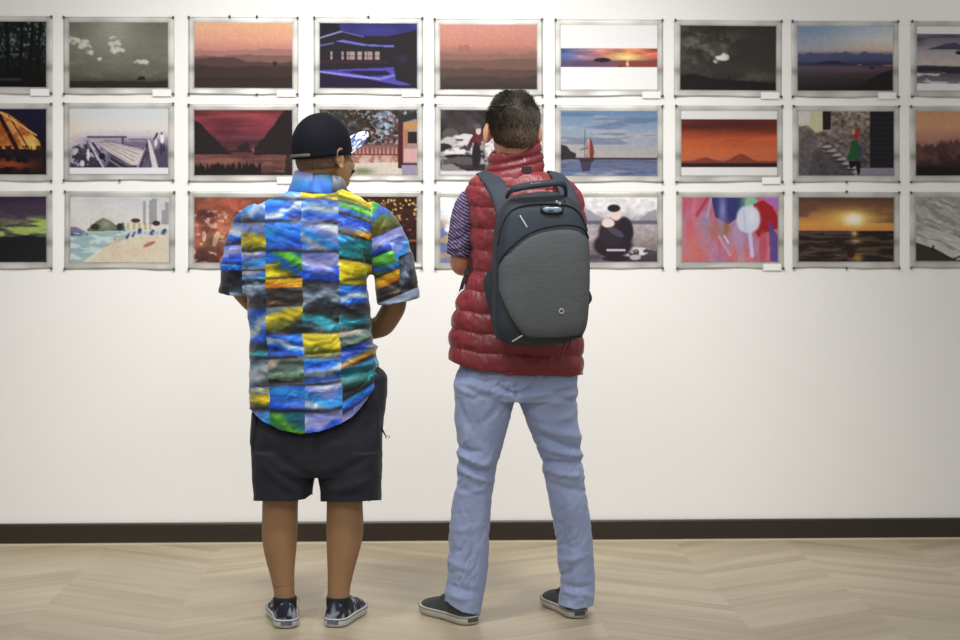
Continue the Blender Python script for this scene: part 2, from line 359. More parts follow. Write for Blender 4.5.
def p_wharf():
    p = Pic((0, (210, 220, 226)), (.3, (226, 220, 212)), (.42, (200, 192, 204)), (.5, (150, 138, 164)), (1, (74, 64, 92)))
    p.put(glow(0, .35, .2, .3), (226, 208, 194), .8).tex(.6, 14, 12, 4, m=ss(.45, .6, T)).put(rect(.18, .42, .58, .445), (96, 84, 120)).put(rect(.6, .455, .8, .475), (120, 108, 142)).put(rect(.53, .43, .555, .54), (96, 84, 120)).put(rect(.56, .5, .8, .58)*(N_(24, 14, 3) > .45), (122, 108, 140), .7)
    p.put(poly([(.2, .48), (.34, .48), (.76, .64), (.7, .86), (.62, .86)]), (214, 200, 196))
    for k in range(7): p.put(line(.24+.02*k, .49, .60+.026*k, .9-.05*k, .006), (150, 134, 150) if k % 2 else (106, 92, 116), .85)
    p.put(poly([(.02, .6), (.16, .5), (.36, .95), (.02, 1)]), (54, 46, 70), .75).put(ss(.5, .6, N_(16, 14, 9))*poly([(0, .54), (.16, .5), (.3, .8), (.02, .95)]), (196, 188, 204), .8).put(line(.2, .52, .38, 1, .014), (196, 190, 206)).put(line(.18, .5, .34, .98, .008), (40, 34, 54)).put(line(.24, .53, .36, .8, .018), (52, 44, 66)).put(blob(.13, .84, .035, .05), (206, 200, 210)).put(blob(.19, .7, .02, .09), (220, 216, 222)).put(blob(.06, .66, .03, .06, rot=.6), (196, 186, 200)).put(blob(.33, .73, .05, .05), (44, 36, 56))
    p.put(poly([(.36, .95), (.42, .75), (.66, .93), (.66, 1), (.36, 1)]), (58, 48, 74), .85).put(line(.4, .78, .62, 1, .01), (150, 140, 164)).put(line(.7, 1, .8, .48, .016), (60, 50, 78)).put(line(.66, 1, .77, .6, .012), (170, 160, 182)).put(poly([(.79, .46), (.82, .5), (.92, 1), (.85, 1)]), (214, 206, 208)).put(poly([(.86, .62), (1, .6), (1, 1), (.93, 1)]), (94, 82, 114))
    p.put(line(.86, .47, .89, .38, .016), (34, 28, 46)).put(blob(.94, .46, .03, .07), (236, 234, 236)).put(rect(.92, .55, .933, .7), (38, 30, 50)).put(rect(.95, .55, .963, .66), (44, 36, 60)).put(blob(.935, .38, .014, .02), (50, 40, 50)).put(blob(.875, .52, .02, .06), (226, 222, 226))
    return p.put(T > .9, (232, 232, 236))
def p_cliffs():
    p = Pic((0, (128, 52, 60)), (.12, (158, 60, 72)), (.3, (140, 54, 70)), (.5, (98, 48, 62)), (.64, (120, 62, 64)), (.8, (136, 82, 74)), (1, (84, 52, 48))).tex(.35, 3, 14, 4)
    p.put(glow(.6, .08, .4, .04), (206, 78, 80), .8).put(glow(.75, .3, .2, .15), (170, 62, 74), .6).put(below(np.where(S < .5, .12+S*1.55+.10*(N_(12, 1, 3)-.5), 2))*(T < .68), (50, 38, 38)).put((S > .6)*below(.62-(S-.6)*1.9+.12*(N_(14, 1, 8)-.5))*(T < .7), (48, 36, 38))
    p.put(blob(.5, .59, .1, .06), (56, 40, 46)).put(blob(.53, .56, .05, .06), (56, 40, 46)).put(rect(.3, .62, .72, .655), (64, 42, 46)).put(glow(.6, .62, .012, .03), (240, 120, 100)).put(ss(.5, .62, N_(8, 40, 6))*(T > .68), (170, 106, 94), .5)
    return p.put(below(.93-.16*N_(60, 1, 7, 2))*(S < .68), (44, 33, 32)).put((T > .97), (48, 36, 35)).put(poly([(.94, .6), (1, .6), (1, 1), (.92, 1)]), (50, 38, 38), .8)
def p_street():
    p = Pic((0, (60, 56, 48)), (.5, (70, 56, 52)), (.6, (190, 130, 120)), (.78, (212, 176, 160)), (1, (222, 208, 190)))
    up = 1-ss(.5, .56, T)
    p.put(up*ss(.5, .6, N_(9, 9, 3)), (92, 108, 146), .7).put(up*ss(.48, .6, N_(20, 18, 9)), (38, 40, 32), .9).put(up*ss(.58, .64, N_(26, 22, 21)), (150, 62, 60), .85).put(up*ss(.60, .66, N_(34, 30, 31)), (196, 200, 206), .8).put(up*glow(.1, .2, .5, .4)*ss(.35, .5, N_(9, 9, 77)), (64, 62, 44), .8)
    p.put(glow(.68, .22, .14, .16)*ss(.42, .55, N_(22, 20, 41))*1.2, (176, 196, 230), .85)
    p.put(rect(.2, .58, .82, .7)*(np.sin(S*150) > 0), (150, 60, 62), .8).put(rect(.2, .68, .82, .7), (120, 50, 50)).put((T > .7)*(T < .84)*ss(.4, .6, N_(26, 14, 8)), (176, 106, 88), .8)
    p.put(poly([(0, .84), (1, .8), (1, 1), (0, 1)]), (216, 200, 186)).put(glow(.44, .95, .16, .05)*1.3, (126, 140, 86), .8).put(poly([(.82, .2), (1, .12), (1, .92), (.82, .86)]), (180, 140, 140)).put(rect(.8, .18, .855, .9), (104, 34, 38)).put(rect(.86, .2, 1, .3), (212, 150, 84)).put(rect(.9, .34, 1, .52), (60, 38, 42)).put(rect(.86, .3, .9, .56), (190, 130, 90)).put(rect(.86, .6, 1, .8), (220, 166, 160))
    return p.put(poly([(.8, .1), (1, .02), (1, .14), (.8, .22)]), (50, 62, 56)).put(rect(.84, .84, 1, 1), (160, 150, 178)).put(rect(.82, .82, 1, .85), (90, 44, 44))
def p_rocks():
    p = Pic((0, (74, 66, 68)), (.4, (72, 62, 66)), (.5, (140, 132, 134)), (1, (190, 182, 184))).tex(.45, 9, 9, 3)
    for k, (x, y, a, b, c) in enumerate(((.1, .36, .1, .07, (104, 96, 96)), (.27, .46, .2, .08, (214, 208, 210)), (.1, .5, .12, .07, (196, 190, 192)), (.04, .58, .1, .05, (60, 52, 56)), (.2, .64, .2, .05, (222, 218, 220)), (.2, .72, .22, .03, (44, 38, 42)), (.2, .82, .24, .08, (104, 96, 100)), (.34, .9, .16, .05, (70, 62, 66)), (.08, .9, .12, .05, (150, 142, 146)))): p.put(ss(.4, .6, blob(x, y, a*1.2, b*1.2, soft=.6)+(N_(16, 16, k)-.5)*.7), c)
    p.put(ss(.58, .66, N_(14, 14, 5))*(T > .45), (50, 42, 48), .8).put(T > .94, (222, 216, 218))
    p.put(blob(.38, .46, .07, .13), (130, 48, 60)).put(blob(.39, .32, .04, .06), (222, 196, 190)).put(blob(.38, .25, .06, .04), (104, 98, 110)).put(blob(.37, .7, .07, .2), (54, 40, 50)).put(blob(.32, .48, .03, .12, rot=.5), (110, 40, 52)).put(blob(.66, .66, .12, .1), (214, 140, 158)).put(ss(.5, .6, N_(18, 16, 8))*(S > .46)*(T > .4), (236, 228, 232), .9)
    return p.put(ss(.55, .6, N_(14, 16, 12))*(S > .56)*(T > .35), (110, 50, 62), .7)
def p_boat():
    p = Pic((0, (108, 146, 196)), (.3, (146, 168, 196)), (.55, (172, 172, 180)), (.73, (190, 176, 172)), (.755, (110, 116, 150)), (1, (106, 124, 172)))
    p.put(ss(.5, .66, N_(2.5, 8, 7)), (196, 186, 184), .5).put(ss(.55, .66, N_(2, 16, 17))*(T < .6), (100, 116, 156), .5).tex(.2, 6, 40, 5, m=(T > .75)*1.0)
    p.put(poly([(0, .52), (.06, .54), (.1, .62), (.16, .66), (.16, .75), (0, .76)]), (66, 54, 62)).put(rect(.14, .725, 1, .75), (70, 66, 86)).put(rect(.245, .28, .255, .76), (70, 60, 62)).put(poly([(.3, .4), (.33, .5), (.345, .62), (.34, .74), (.26, .75), (.265, .55)]), (150, 66, 54)).put(poly([(.275, .46), (.3, .4), (.3, .74), (.26, .74)]), (226, 200, 190), .6)
    return p.put(poly([(.18, .72), (.36, .72), (.33, .79), (.2, .79)]), (78, 58, 66)).put(poly([(.2, .79), (.32, .79), (.3, .93), (.22, .93)]), (74, 66, 92), .85).put(line(.2, .6, .27, .58, .008), (80, 70, 80))
def p_redsun():
    p = Pic((0, (110, 44, 40)), (.25, (120, 44, 34)), (.42, (214, 88, 46)), (.6, (232, 108, 58)), (.75, (226, 110, 66)), (1, (90, 44, 40))).tex(.22, 2, 12, 5, m=1-ss(.4, .6, T))
    p.put(below(.79-.11*np.exp(-((S-.62)/.11)**2)-.06*np.exp(-((S-.25)/.1)**2)-.02*N_(9, 1, 3)), (160, 70, 52)).put(below(rid(.81, .008, 9, 3)), (62, 34, 36))
    return p.put((T < .125)+(T > .875)*1.0, (236, 234, 232))
def p_stairs():
    p = Pic((0, (150, 132, 118)), (.5, (122, 108, 104)), (1, (104, 96, 100))).tex(.55, 30, 24, 3, 3)
    p.put(poly([(0, 0), (.26, 0), (.26, .3), (.18, .34), (.1, .22), (0, .24)]), (206, 204, 160)).put(rect(0, 0, .12, .2), (214, 204, 200)).put(poly([(0, .22), (.2, .34), (.16, 1), (0, 1)]), (112, 104, 108), .55).put(rect(.25, .0, .34, .29), (50, 38, 42)).put(poly([(.16, .6), (.42, .66), (.56, 1), (.1, 1)]), (84, 76, 84), .6)
    for i in range(7): x, y = .3+i*.052, .55+i*.065; p.put(blob(x, y, .075, .022, rot=-.15), (176, 176, 176), .9).put(blob(x-.02, y+.035, .06, .014), (56, 50, 56), .8)
    p.put(rect(.75, 0, 1, .88), (44, 40, 48)).put(rect(.755, 0, 1, .88)*(np.sin(T*80) > .9), (70, 66, 74), .6).put(poly([(.62, .88), (1, .88), (1, 1), (.58, 1)]), (150, 144, 160))
    return p.put(poly([(.55, .46), (.62, .44), (.66, .6), (.64, .77), (.5, .76), (.54, .6)]), (40, 110, 62)).put(blob(.61, .36, .05, .1, rot=.3), (190, 60, 40)).put(blob(.575, .32, .025, .045), (214, 150, 130)).put(poly([(.52, .77), (.66, .78), (.64, 1), (.62, 1), (.6, .85), (.54, .9)]), (36, 28, 36)).put(blob(.65, .62, .03, .1), (84, 66, 130), .8)
def p_mist():
    p = Pic((0, (216, 160, 108)), (.25, (228, 162, 124)), (.45, (186, 124, 104)), (.7, (96, 64, 64)), (1, (54, 38, 42)))
    p.put(glow(.15, .5, .3, .25), (214, 150, 124), .6).put(below(.6-.16*N_(30, 1, 4, 3)-.06*ss(0, .5, S), .03), (74, 50, 52), .75).put(ss(.45, .6, N_(5, 5, 6))*ss(.4, .6, T)*(1-ss(.7, .9, T)), (140, 92, 86), .7)
    return p.put(below(rid(.86, .04, 5, 6), .05), (48, 34, 38))
def p_aurora():
    p = Pic((0, (62, 40, 76)), (.3, (104, 84, 110)), (.42, (140, 150, 92)), (.58, (166, 196, 90)), (.66, (40, 46, 48)), (1, (30, 30, 36)))
    p.put(ss(.45, .62, N_(3, 10, 5))*(T < .6), (76, 62, 84), .8).put(ss(.5, .62, N_(4, 12, 15))*ss(.25, .4, T)*(T < .62), (186, 218, 96), .9).put(below(rid(.6, .04, 5, 8)), (38, 40, 46))
    return p.tex(.2, 5, 22, 2, m=(T > .6)*1.)
def p_beach():
    p = Pic((0, (206, 210, 214)), (.45, (220, 214, 206)), (.55, (196, 206, 210)), (1, (222, 214, 190))).tex(.05, 4, 4, 3)
    p.put(poly([(.17, .5), (.26, .37), (.33, .32), (.4, .36), (.46, .43), (.54, .38), (.56, .52), (.17, .53)]), (120, 132, 108)).put(blob(.25, .46, .07, .05), (64, 66, 62)).put(blob(.5, .46, .05, .06), (60, 64, 64)).put(glow(.36, .42, .08, .07), (168, 178, 140), .8)
    p.put(poly([(0, .46), (.06, .46), (.16, .54), (0, .58)]), (134, 124, 168)).put(poly([(0, .55), (.5, .53), (.6, .62), (.3, .8), (.12, 1), (0, 1)]), (160, 190, 196)).put(rect(0, .55, .18, .6)*(N_(20, 20, 3) > .4), (70, 90, 140), .8).put(ss(.5, .62, N_(6, 16, 6))*poly([(0, .6), (.55, .56), (.2, 1), (0, 1)]), (206, 224, 222), .8).put(poly([(.6, .62), (1, .56), (1, 1), (.2, 1), (.32, .8)]), (222, 208, 182)).put(ss(.5, .65, N_(7, 7, 8))*(T > .62)*(S > .4), (226, 190, 170), .5)
    p.put(rect(.56, .4, .82, .5)*(np.sin(S*110) > -.2), (196, 186, 120), .8).put(blob(.66, .36, .07, .035), (110, 60, 66))
    for x, w_, y in ((.75, .012, .06), (.81, .018, .05), (.85, .025, .03), (.94, .014, .2), (.975, .02, .08)): p.put(rect(x-w_, y, x+w_, .42), (150, 152, 160), .75)
    for x, y, w_ in ((.58, .6, .02), (.64, .57, .02), (.83, .54, .03), (.95, .53, .035), (.7, .52, .03)): p.put(blob(x, y, w_, .05, rot=.5), (50, 66, 130), .9)
    for x in np.arange(.6, .98, .04): p.put(blob(x, .55, .014, .03), (150, 164, 206), .8)
    return p.put(blob(.87, .4, .06, .04), (80, 50, 70)).put(blob(.8, .72, .1, .03, rot=-.4), (206, 126, 90)).put(blob(.45, .65, .02, .02), (200, 150, 130))
def p_dew():
    p = Pic((0, (150, 92, 66)), (.2, (176, 92, 66)), (.5, (214, 118, 92)), (1, (120, 60, 50))).put(glow(.4, .12, .3, .12), (216, 96, 76), .8)
    for x, y, a, b, c in ((.12, .3, .15, .11, (110, 58, 56)), (.15, .5, .14, .06, (130, 70, 60)), (.2, .7, .2, .16, (150, 96, 76)), (.1, .9, .2, .12, (104, 60, 54)), (.45, .75, .16, .18, (96, 52, 46)), (.5, .27, .12, .05, (110, 84, 66))): p.put(blob(x, y, a, b, soft=.4), c, .9)
    return p.put(ss(.6, .7, N_(14, 14, 5))*(T > .2)*(S < .35), (226, 180, 150), .8).put(blob(.22, .64, .04, .12, rot=.3), (236, 190, 140), .8).put(blob(.1, .6, .03, .08), (240, 206, 170), .7).put(blob(.5, .22, .07, .025), (240, 220, 196), .8).tex(.3, 12, 12, 8)
def p_city():
    p = Pic((0, (86, 46, 34)), (.3, (80, 44, 36)), (.65, (66, 36, 32)), (1, (50, 32, 36))).tex(.4, 9, 9, 2)
    for n, (x0, x1, y0, y1), c in ((60, (.1, 1, .05, .14), (255, 214, 120)), (46, (.4, 1, .16, .36), (250, 206, 120)), (26, (.1, 1, .3, .62), (206, 120, 70)), (20, (.5, 1, .8, .97), (150, 190, 236))):
        for _ in range(n): p.put(blob(rng.uniform(x0, x1), rng.uniform(y0, y1), rng.uniform(.01, .02), rng.uniform(.008, .018)), c, rng.uniform(.5, 1))
    return p.put(rect(.3, .66, 1, .69)*(N_(30, 3, 5) > .3), (206, 100, 60), .8).put(blob(.87, .9, .03, .05), (230, 240, 255))
def p_bright():
    p = Pic((0, (232, 234, 240)), (.5, (220, 222, 230)), (.7, (170, 160, 170)), (1, (190, 196, 214))).tex(.2, 6, 8, 3)
    p.put(ss(.45, .6, N_(8, 7, 4))*ss(.3, .45, T), (84, 110, 176), .8).put(ss(.5, .62, N_(7, 9, 14))*ss(.3, .45, T), (206, 160, 110), .8)
    return p
def p_squat():
    global S
    p = Pic((0, (240, 236, 238)), (.2, (232, 228, 232)), (.4, (168, 164, 176)), (.45, (190, 180, 182)), (.7, (164, 150, 148)), (1, (118, 108, 116))).tex(.16, 20, 20, 3)
    p.put(poly([(0, .36), (.1, .2), (.25, .16), (.4, .3), (.5, .36), (.6, .34), (.8, .36), (.92, .22), (1, .18), (1, .4), (0, .42)]), (160, 156, 174), .8).put(rect(0, .36, 1, .42), (104, 98, 112), .7)
    p.put(poly([(.5, .7), (.7, .74), (1, .84), (1, 1), (.5, 1)]), (70, 60, 70), .7).put(ss(.5, .6, N_(18, 18, 7))*blob(.72, .84, .35, .07), (230, 226, 228), .95).put(ss(.45, .6, N_(15, 15, 9))*blob(.1, .75, .14, .1), (236, 232, 236), .9)
    S = S-.17
    p.put(blob(.37, .74, .3, .2), (58, 46, 56)).put(blob(.38, .55, .24, .22), (66, 54, 68)).put(blob(.5, .5, .12, .2, rot=-.2), (58, 46, 60)).put(blob(.4, .26, .085, .1), (238, 214, 204)).put(blob(.38, .17, .1, .06), (56, 50, 56)).put(blob(.32, .4, .1, .07), (240, 216, 206)).put(blob(.4, .54, .14, .05, rot=.5), (100, 90, 112), .8)
    p.put(rect(.3, .8, .5, .83), (220, 216, 220), .9).put(blob(.14, .62, .04, .04), (190, 180, 190)).put(blob(.18, .93, .1, .04), (96, 88, 110)).put(blob(.6, .93, .09, .04), (190, 184, 196)).put(blob(.4, .95, .22, .04), (60, 48, 60)); S = S+.17; return p
def p_tulip():
    p = Pic((0, (214, 96, 130)), (.4, (206, 110, 136)), (.7, (214, 128, 120)), (1, (228, 120, 112)))
    p.put(ss(.45, .6, fbm((S+T*.15)*22, T*2, 0, 44, 3)), (236, 130, 150), .5).put(ss(.4, .6, N_(7, 2, 3)), (226, 84, 116), .6).put(ss(.45, .6, N_(9, 2, 13)), (176, 148, 196), .6).put(poly([(.3, 0), (.62, 0), (.6, .3), (.48, .42), (.34, .3)]), (50, 56, 140), .9).put(glow(.42, .2, .06, .25), (140, 148, 226), .9).put(glow(.62, .12, .05, .2), (40, 140, 140), .8).put(glow(.25, .35, .08, .18), (150, 146, 206), .8).put(glow(.36, .5, .2, .12), (180, 130, 120), .8).put(glow(.46, .48, .04, .1), (176, 116, 50), .8).put(line(.27, 0, .15, .28, .03), (212, 50, 84), .8).put(line(.3, .02, .26, .3, .02), (200, 190, 180), .6)
    p.put(glow(.1, .8, .2, .4), (232, 116, 106), .7).put(line(.57, .5, .62, 1, .07), (184, 160, 206), .55).put(line(.7, .5, .73, .9, .035), (206, 190, 236)).put(blob(.72, .08, .1, .09), (140, 206, 170)).put(poly([(.74, .1), (.84, .04), (.94, .14), (1, .3), (1, .48), (.86, .55), (.8, .62), (.74, .5)]), (206, 34, 46)).put(poly([(.84, 0), (1, 0), (1, .2), (.92, .1)]), (190, 110, 206)).put(poly([(.9, .35), (1, .6), (1, 1), (.92, 1)]), (100, 76, 176), .9).put(blob(.84, .78, .06, .25), (226, 80, 108), .8)
    return p.put(blob(.69, .34, .185, .21, 2.3), (206, 214, 236)).put(glow(.73, .28, .07, .13), (234, 236, 244), .7).put(line(.64, .2, .66, .5, .02), (180, 196, 230), .6).put(line(.38, .6, .5, .9, .02), (226, 170, 186), .7).put(line(.44, .6, .48, .7, .015), (240, 200, 214), .9)
def p_sunset():
    p = Pic((0, (112, 78, 60)), (.15, (140, 92, 66)), (.3, (206, 134, 74)), (.42, (240, 160, 62)), (.51, (236, 150, 80)), (.53, (60, 46, 44)), (1, (48, 38, 36)))
    p.put(ss(.45, .65, N_(3, 8, 5))*(T < .4), (104, 74, 64), .7).put(glow(.57, .33, .5, .16), (250, 180, 70), .8).put(glow(.58, .33, .28, .12), (255, 224, 110), .95).put(glow(.58, .34, .12, .08), (255, 248, 220)).put(glow(.58, .34, .12, .08), (255, 248, 230), .8)
    p.put((T > .525), (54, 44, 42)).put((T > .525)*ss(.52, .62, N_(4, 26, 9)), (120, 92, 74), .7)
    return p.put(glow(.585, .56, .05, .05), (255, 200, 110), .9).put(glow(.6, .68, .09, .03), (250, 206, 150), .8).put(glow(.62, .95, .08, .07), (214, 150, 80), .9).put(blob(.55, .86, .06, .08), (70, 44, 36)).put(ss(.5, .6, N_(7, 30, 3))*glow(.5, .85, .3, .2), (160, 116, 80), .7)
def p_streaks():
    p = Pic((0, (176, 172, 166)), (1, (206, 202, 196))); u = S*.6-T*.9
    n = fbm(u*26, (S+T)*3, 0, 3, 4); p.put(ss(.45, .6, n), (150, 146, 140), .7).put(ss(.55, .7, fbm(u*60, (S+T)*8, 0, 5, 3)), (226, 224, 218), .6)
    return p.put(poly([(0, .7), (.2, .8), (.42, .97), (.6, 1), (0, 1)]), (72, 68, 60)).put(rect(.17, .74, .19, .82), (40, 38, 36)).put(line(.4, .96, .5, .9, .015), (60, 56, 50))
PICS = [[('dark forest trunks with faint green light', p_forest), ('grey sky with two white clouds', p_clouds), ('orange sky over layered hills', p_hills1), ('blue night view of a tiled-roof hall', p_palace), ('salmon sky over fading brown ridges', p_hills2), ('narrow panorama of a sea sunset on white', p_band), ('black and white sky with a glowing cloud', p_moon), ('blue dusk sea below a pale sky', p_dusk), ('grey-violet surf between white strips', p_sea_grey)],
        [('glowing orange shell-shaped hall at night', p_shell), ('violet-grey boats and wharf under pale sky', p_wharf), ('crimson sky between dark cliffs', p_cliffs), ('tree-lined street beside a red building', p_street), ('figure in red beside white boulders', p_rocks), ('red-sailed boat on a calm blue sea', p_boat), ('red sunset over mountains between white strips', p_redsun), ('girl in green on stone stairs', p_stairs), ('misty dark trees under orange sky', p_mist)],
        [('green and violet evening sky over dark water', p_aurora), ('pale watercolour-like beach and towers', p_beach), ('orange-red close-up of brown buds', p_dew), ('golden city lights at night', p_city), ('pale scene with blue and tan specks', p_bright), ('person squatting on a grey shore', p_squat), ('white tulip among pink and blue blurs', p_tulip), ('sun setting over a dark sea', p_sunset), ('slanting pale grey streaks on a slope', p_streaks)]]
ROWN = ('top', 'middle', 'bottom')
colx = [(0, 0), (119, 119, 120), (243.5, 243.5, 243.5), (368.5, 368.5, 368), (488.5, 489, 489), (609, 609, 609), (728, 729, 730), (845, 846, 846), (964, 963, 963)]
rowz = (2.0965, 1.724, 1.3484)
m_print = mat('photo_paper', (255, 255, 255), .55, attr=True, spec=.12)
m_mount = mat('silver_card', (255, 255, 255), .38, metal=.35, attr=True, spec=.5, noise=(8, .035, (1, 1, 22)))
m_pin = mat('pin_grey', (70, 68, 66), .35, metal=.3)
m_cap = mat('caption_paper', (238, 238, 236), .7)
PW, PH = .4195, .280
labels = {(0,0),(0,1),(0,2),(0,3),(0,5),(0,6),(0,7),(1,2),(1,6),(2,6)}
extra_pins = {(0,2): [(-.25, 1), (.25, 1), (.25, -1)], (0,3): [(.0, 1)], (1,1): [(.02, -1)], (2,1): [], (1,7): [(0, -1)], (2,7): [(0, 1), (0, -1)]}
rp = random.Random(5)
for r in range(3):
    for c in range(9):
        px = colx[c][min(r, len(colx[c])-1)]
        X = float(Wp(px, 142)[0]); Z = rowz[r]+rp.uniform(-.002, .002)
        if c == 0: X = float(Wp(-3, 142)[0])
        desc, fn = PICS[r][c]
        roll = rp.uniform(-.004, .004)
        t = thing('photo_print', f'silver-bordered print in the {ROWN[r]} row showing {desc}', 'photograph', (X, -.0022, Z), 'silver-bordered photo prints pinned on the wall')
        t['_o'] = [0, 0, 0]; t.rotation_euler = (0, roll, 0)
        # silver border: slightly buckled card with folded-up inner edge
        MW, MH = .471, .334; gx, gz = 61, 45
        xs = np.linspace(-MW/2, MW/2, gx); zs = np.linspace(-MH/2-.003, MH/2-.003, gz)
        XX, ZZ = np.meshgrid(xs, zs); YY = np.zeros_like(XX)
        ex = np.abs(XX)/(MW/2); ez = np.abs(ZZ+.003)/(MH/2)
        ph = rp.uniform(0, 6); nb = rp.choice((2, 3))
        buck = .0045*ss(.85, 1, ez)*(ZZ < 0)*(.5+.5*np.sin(XX/MW*math.pi*2*nb+ph))*rp.uniform(.3, 1)
        YY -= buck; ZZb = ZZ - .0035*ss(.85, 1, ez)*(ZZ < 0)*np.cos(XX/MW*math.pi*2+ph)*rp.uniform(.2, 1)
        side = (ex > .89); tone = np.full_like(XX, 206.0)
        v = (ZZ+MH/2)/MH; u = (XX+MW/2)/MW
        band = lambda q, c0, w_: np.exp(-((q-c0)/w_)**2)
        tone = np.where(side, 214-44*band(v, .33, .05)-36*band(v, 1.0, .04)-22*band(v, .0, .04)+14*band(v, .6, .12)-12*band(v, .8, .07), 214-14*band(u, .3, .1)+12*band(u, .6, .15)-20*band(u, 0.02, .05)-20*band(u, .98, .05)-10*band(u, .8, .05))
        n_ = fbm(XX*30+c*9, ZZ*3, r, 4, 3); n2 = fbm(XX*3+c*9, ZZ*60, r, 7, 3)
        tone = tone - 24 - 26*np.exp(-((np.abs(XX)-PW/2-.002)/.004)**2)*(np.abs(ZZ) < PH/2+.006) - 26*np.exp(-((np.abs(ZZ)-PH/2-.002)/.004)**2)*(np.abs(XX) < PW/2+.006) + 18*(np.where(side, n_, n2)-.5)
        edge = ss(.0, .004, np.minimum(np.abs(np.abs(XX)-PW/2-.003), 9))
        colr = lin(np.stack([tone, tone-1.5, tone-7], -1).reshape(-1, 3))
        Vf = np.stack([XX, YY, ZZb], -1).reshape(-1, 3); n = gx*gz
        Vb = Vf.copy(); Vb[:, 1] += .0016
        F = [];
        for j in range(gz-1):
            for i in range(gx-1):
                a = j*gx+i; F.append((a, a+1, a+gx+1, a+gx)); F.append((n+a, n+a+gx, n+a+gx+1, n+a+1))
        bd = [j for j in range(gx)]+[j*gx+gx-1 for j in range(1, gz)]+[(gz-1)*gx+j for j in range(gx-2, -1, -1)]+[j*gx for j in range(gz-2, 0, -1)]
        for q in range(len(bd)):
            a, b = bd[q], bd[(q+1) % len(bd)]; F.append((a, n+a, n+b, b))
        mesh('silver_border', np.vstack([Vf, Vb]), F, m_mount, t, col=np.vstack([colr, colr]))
        # print
        pic = fn(); cc = pic.c; cc = cc*(.72+.28*np.clip(cc.mean(-1, keepdims=True)/210, 0, 1)); lm = cc.mean(-1, keepdims=True); det = fbm(S*44, T*30, 0, r*9+c, 4)[..., None]-.5; cc = np.clip((lm+(cc-lm)*.86)*(.93 if (r, c) not in ((0, 5), (2, 4)) else 1)*(1+.12*det*(lm < 215)), 4, 250)
        Vp = np.stack([(S-.5)*PW, np.full_like(S, -.0022), (.5-T)*PH], -1).reshape(-1, 3)
        a = (np.arange(NY-1)[:, None]*NX+np.arange(NX-1)[None]).ravel()
        Fp_ = np.stack([a, a+NX, a+NX+1, a+1], 1).tolist()
        # thin edge around the sheet
        k = len(Vp); rim = np.array([[sx*PW/2, y, sz*PH/2] for y in (-.0022, .0) for sx, sz in ((-1, -1), (1, -1), (1, 1), (-1, 1))])
        Fp_ += [[k+i, k+4+i, k+4+(i+1) % 4, k+(i+1) % 4] for i in range(4)]
        mesh('print', np.vstack([Vp, rim]), Fp_, m_print, t, col=np.vstack([lin(cc.reshape(-1, 3)), np.full((8, 3), .6)]))
        if (r, c) in labels:
            V, F = box((MW/2-.052, -.0055, -MH/2+.004), (.04, .0006, .0145)); mesh('caption_card', V, F, m_cap, t, smooth=False)
        pins = [(-1, 1), (1, 1), (-1, -1), (1, -1)]+extra_pins.get((r, c), [])
        for qx, qz in pins:
            px_, pz_ = qx*(MW/2-.003), qz*(MH/2-.002)-.003+(.004 if qz > 0 and abs(qx) < 1 else 0)
            a = tube([[px_, -.004, pz_, .0045], [px_, -.010, pz_, .0055]], N=10); b = tube([[px_, .0035, pz_, .001], [px_, -.006, pz_, .001]], N=6)
            V, F = join([a, b]); mesh('push_pin', V, F, m_pin, t)

# ---------------------------------------------------------------- people: shared builders
def head_parts(o, yaw, s=1.05, pitch=0.0):
    """skull, face, nose, lips, ears at origin o (between the eyes' height), facing +Y turned by yaw"""
    M = rz(yaw)@rx(pitch); o = np.array(o)
    L = lambda p: o+(M@(np.array(p)*s))
    E = lambda p, r, R=None: ell(L(p), np.array(r)*s, M if R is None else M@R)
    parts = [E((0, -.012, .035), (.076, .093, .087)), E((0, -.03, -.01), (.066, .066, .07)), E((0, .03, -.03), (.060, .062, .085)), E((0, .048, -.082), (.040, .038, .032)),
             E((0, .08, .016), (.045, .014, .010)), E((.03, .074, -.035), (.022, .016, .02)), E((-.03, .074, -.035), (.022, .016, .02)),
             E((0, .093, -.062), (.022, .010, .006)), E((0, .090, -.071), (.018, .010, .006))]
    parts.append(tube([[*L((0, .088, .002)), .008*s], [*L((0, .104, -.022)), .011*s], [*L((0, .108, -.034)), .012*s]], N=12))
    for q in (-1, 1):
        parts.append(E((q*.0135, .096, -.038), (.009, .009, .007)))
        parts.append(E((q*.079, -.006, -.008), (.006, .017, .031), rx(.2)@rz(-q*.45)))
        pts = [(q*.084+q*.006*math.sin(a)*0, -.006-.019*math.cos(a)-.004*q*0, -.008+.033*math.sin(a)) for a in np.linspace(-2.2, 2.2, 12)]
        parts.append(tube([[*L((p[0]+q*.004*(1 if p[1] < 0 else -.5), p[1], p[2])), .0042*s] for p in pts], N=8))
    return parts, L, M
def face_extras(root, L, M, s, brow_mat):
    white, iris = mat('eye_white', (226, 222, 214), .3), mat('eye_brown', (48, 32, 24), .25)
    for q in (-1, 1):
        V, F = ell(L((q*.030, .078, -.008)), (.0125*s, .0115*s, .009*s), M, 16); e = mesh('eye', V, F, white, root)
        V, F = ell(L((q*.030, .089, -.008)), (.005*s, .002*s, .005*s), M, 10); mesh('iris', V, F, iris, e)
        V, F = tube([[*L((q*(.012+.012*k), .094-.004*k*k*.6, .018+.004*math.sin(k))), .0028*s] for k in (0, 1, 2, 2.9)], N=8); mesh('eyebrow', V, F, brow_mat, root)
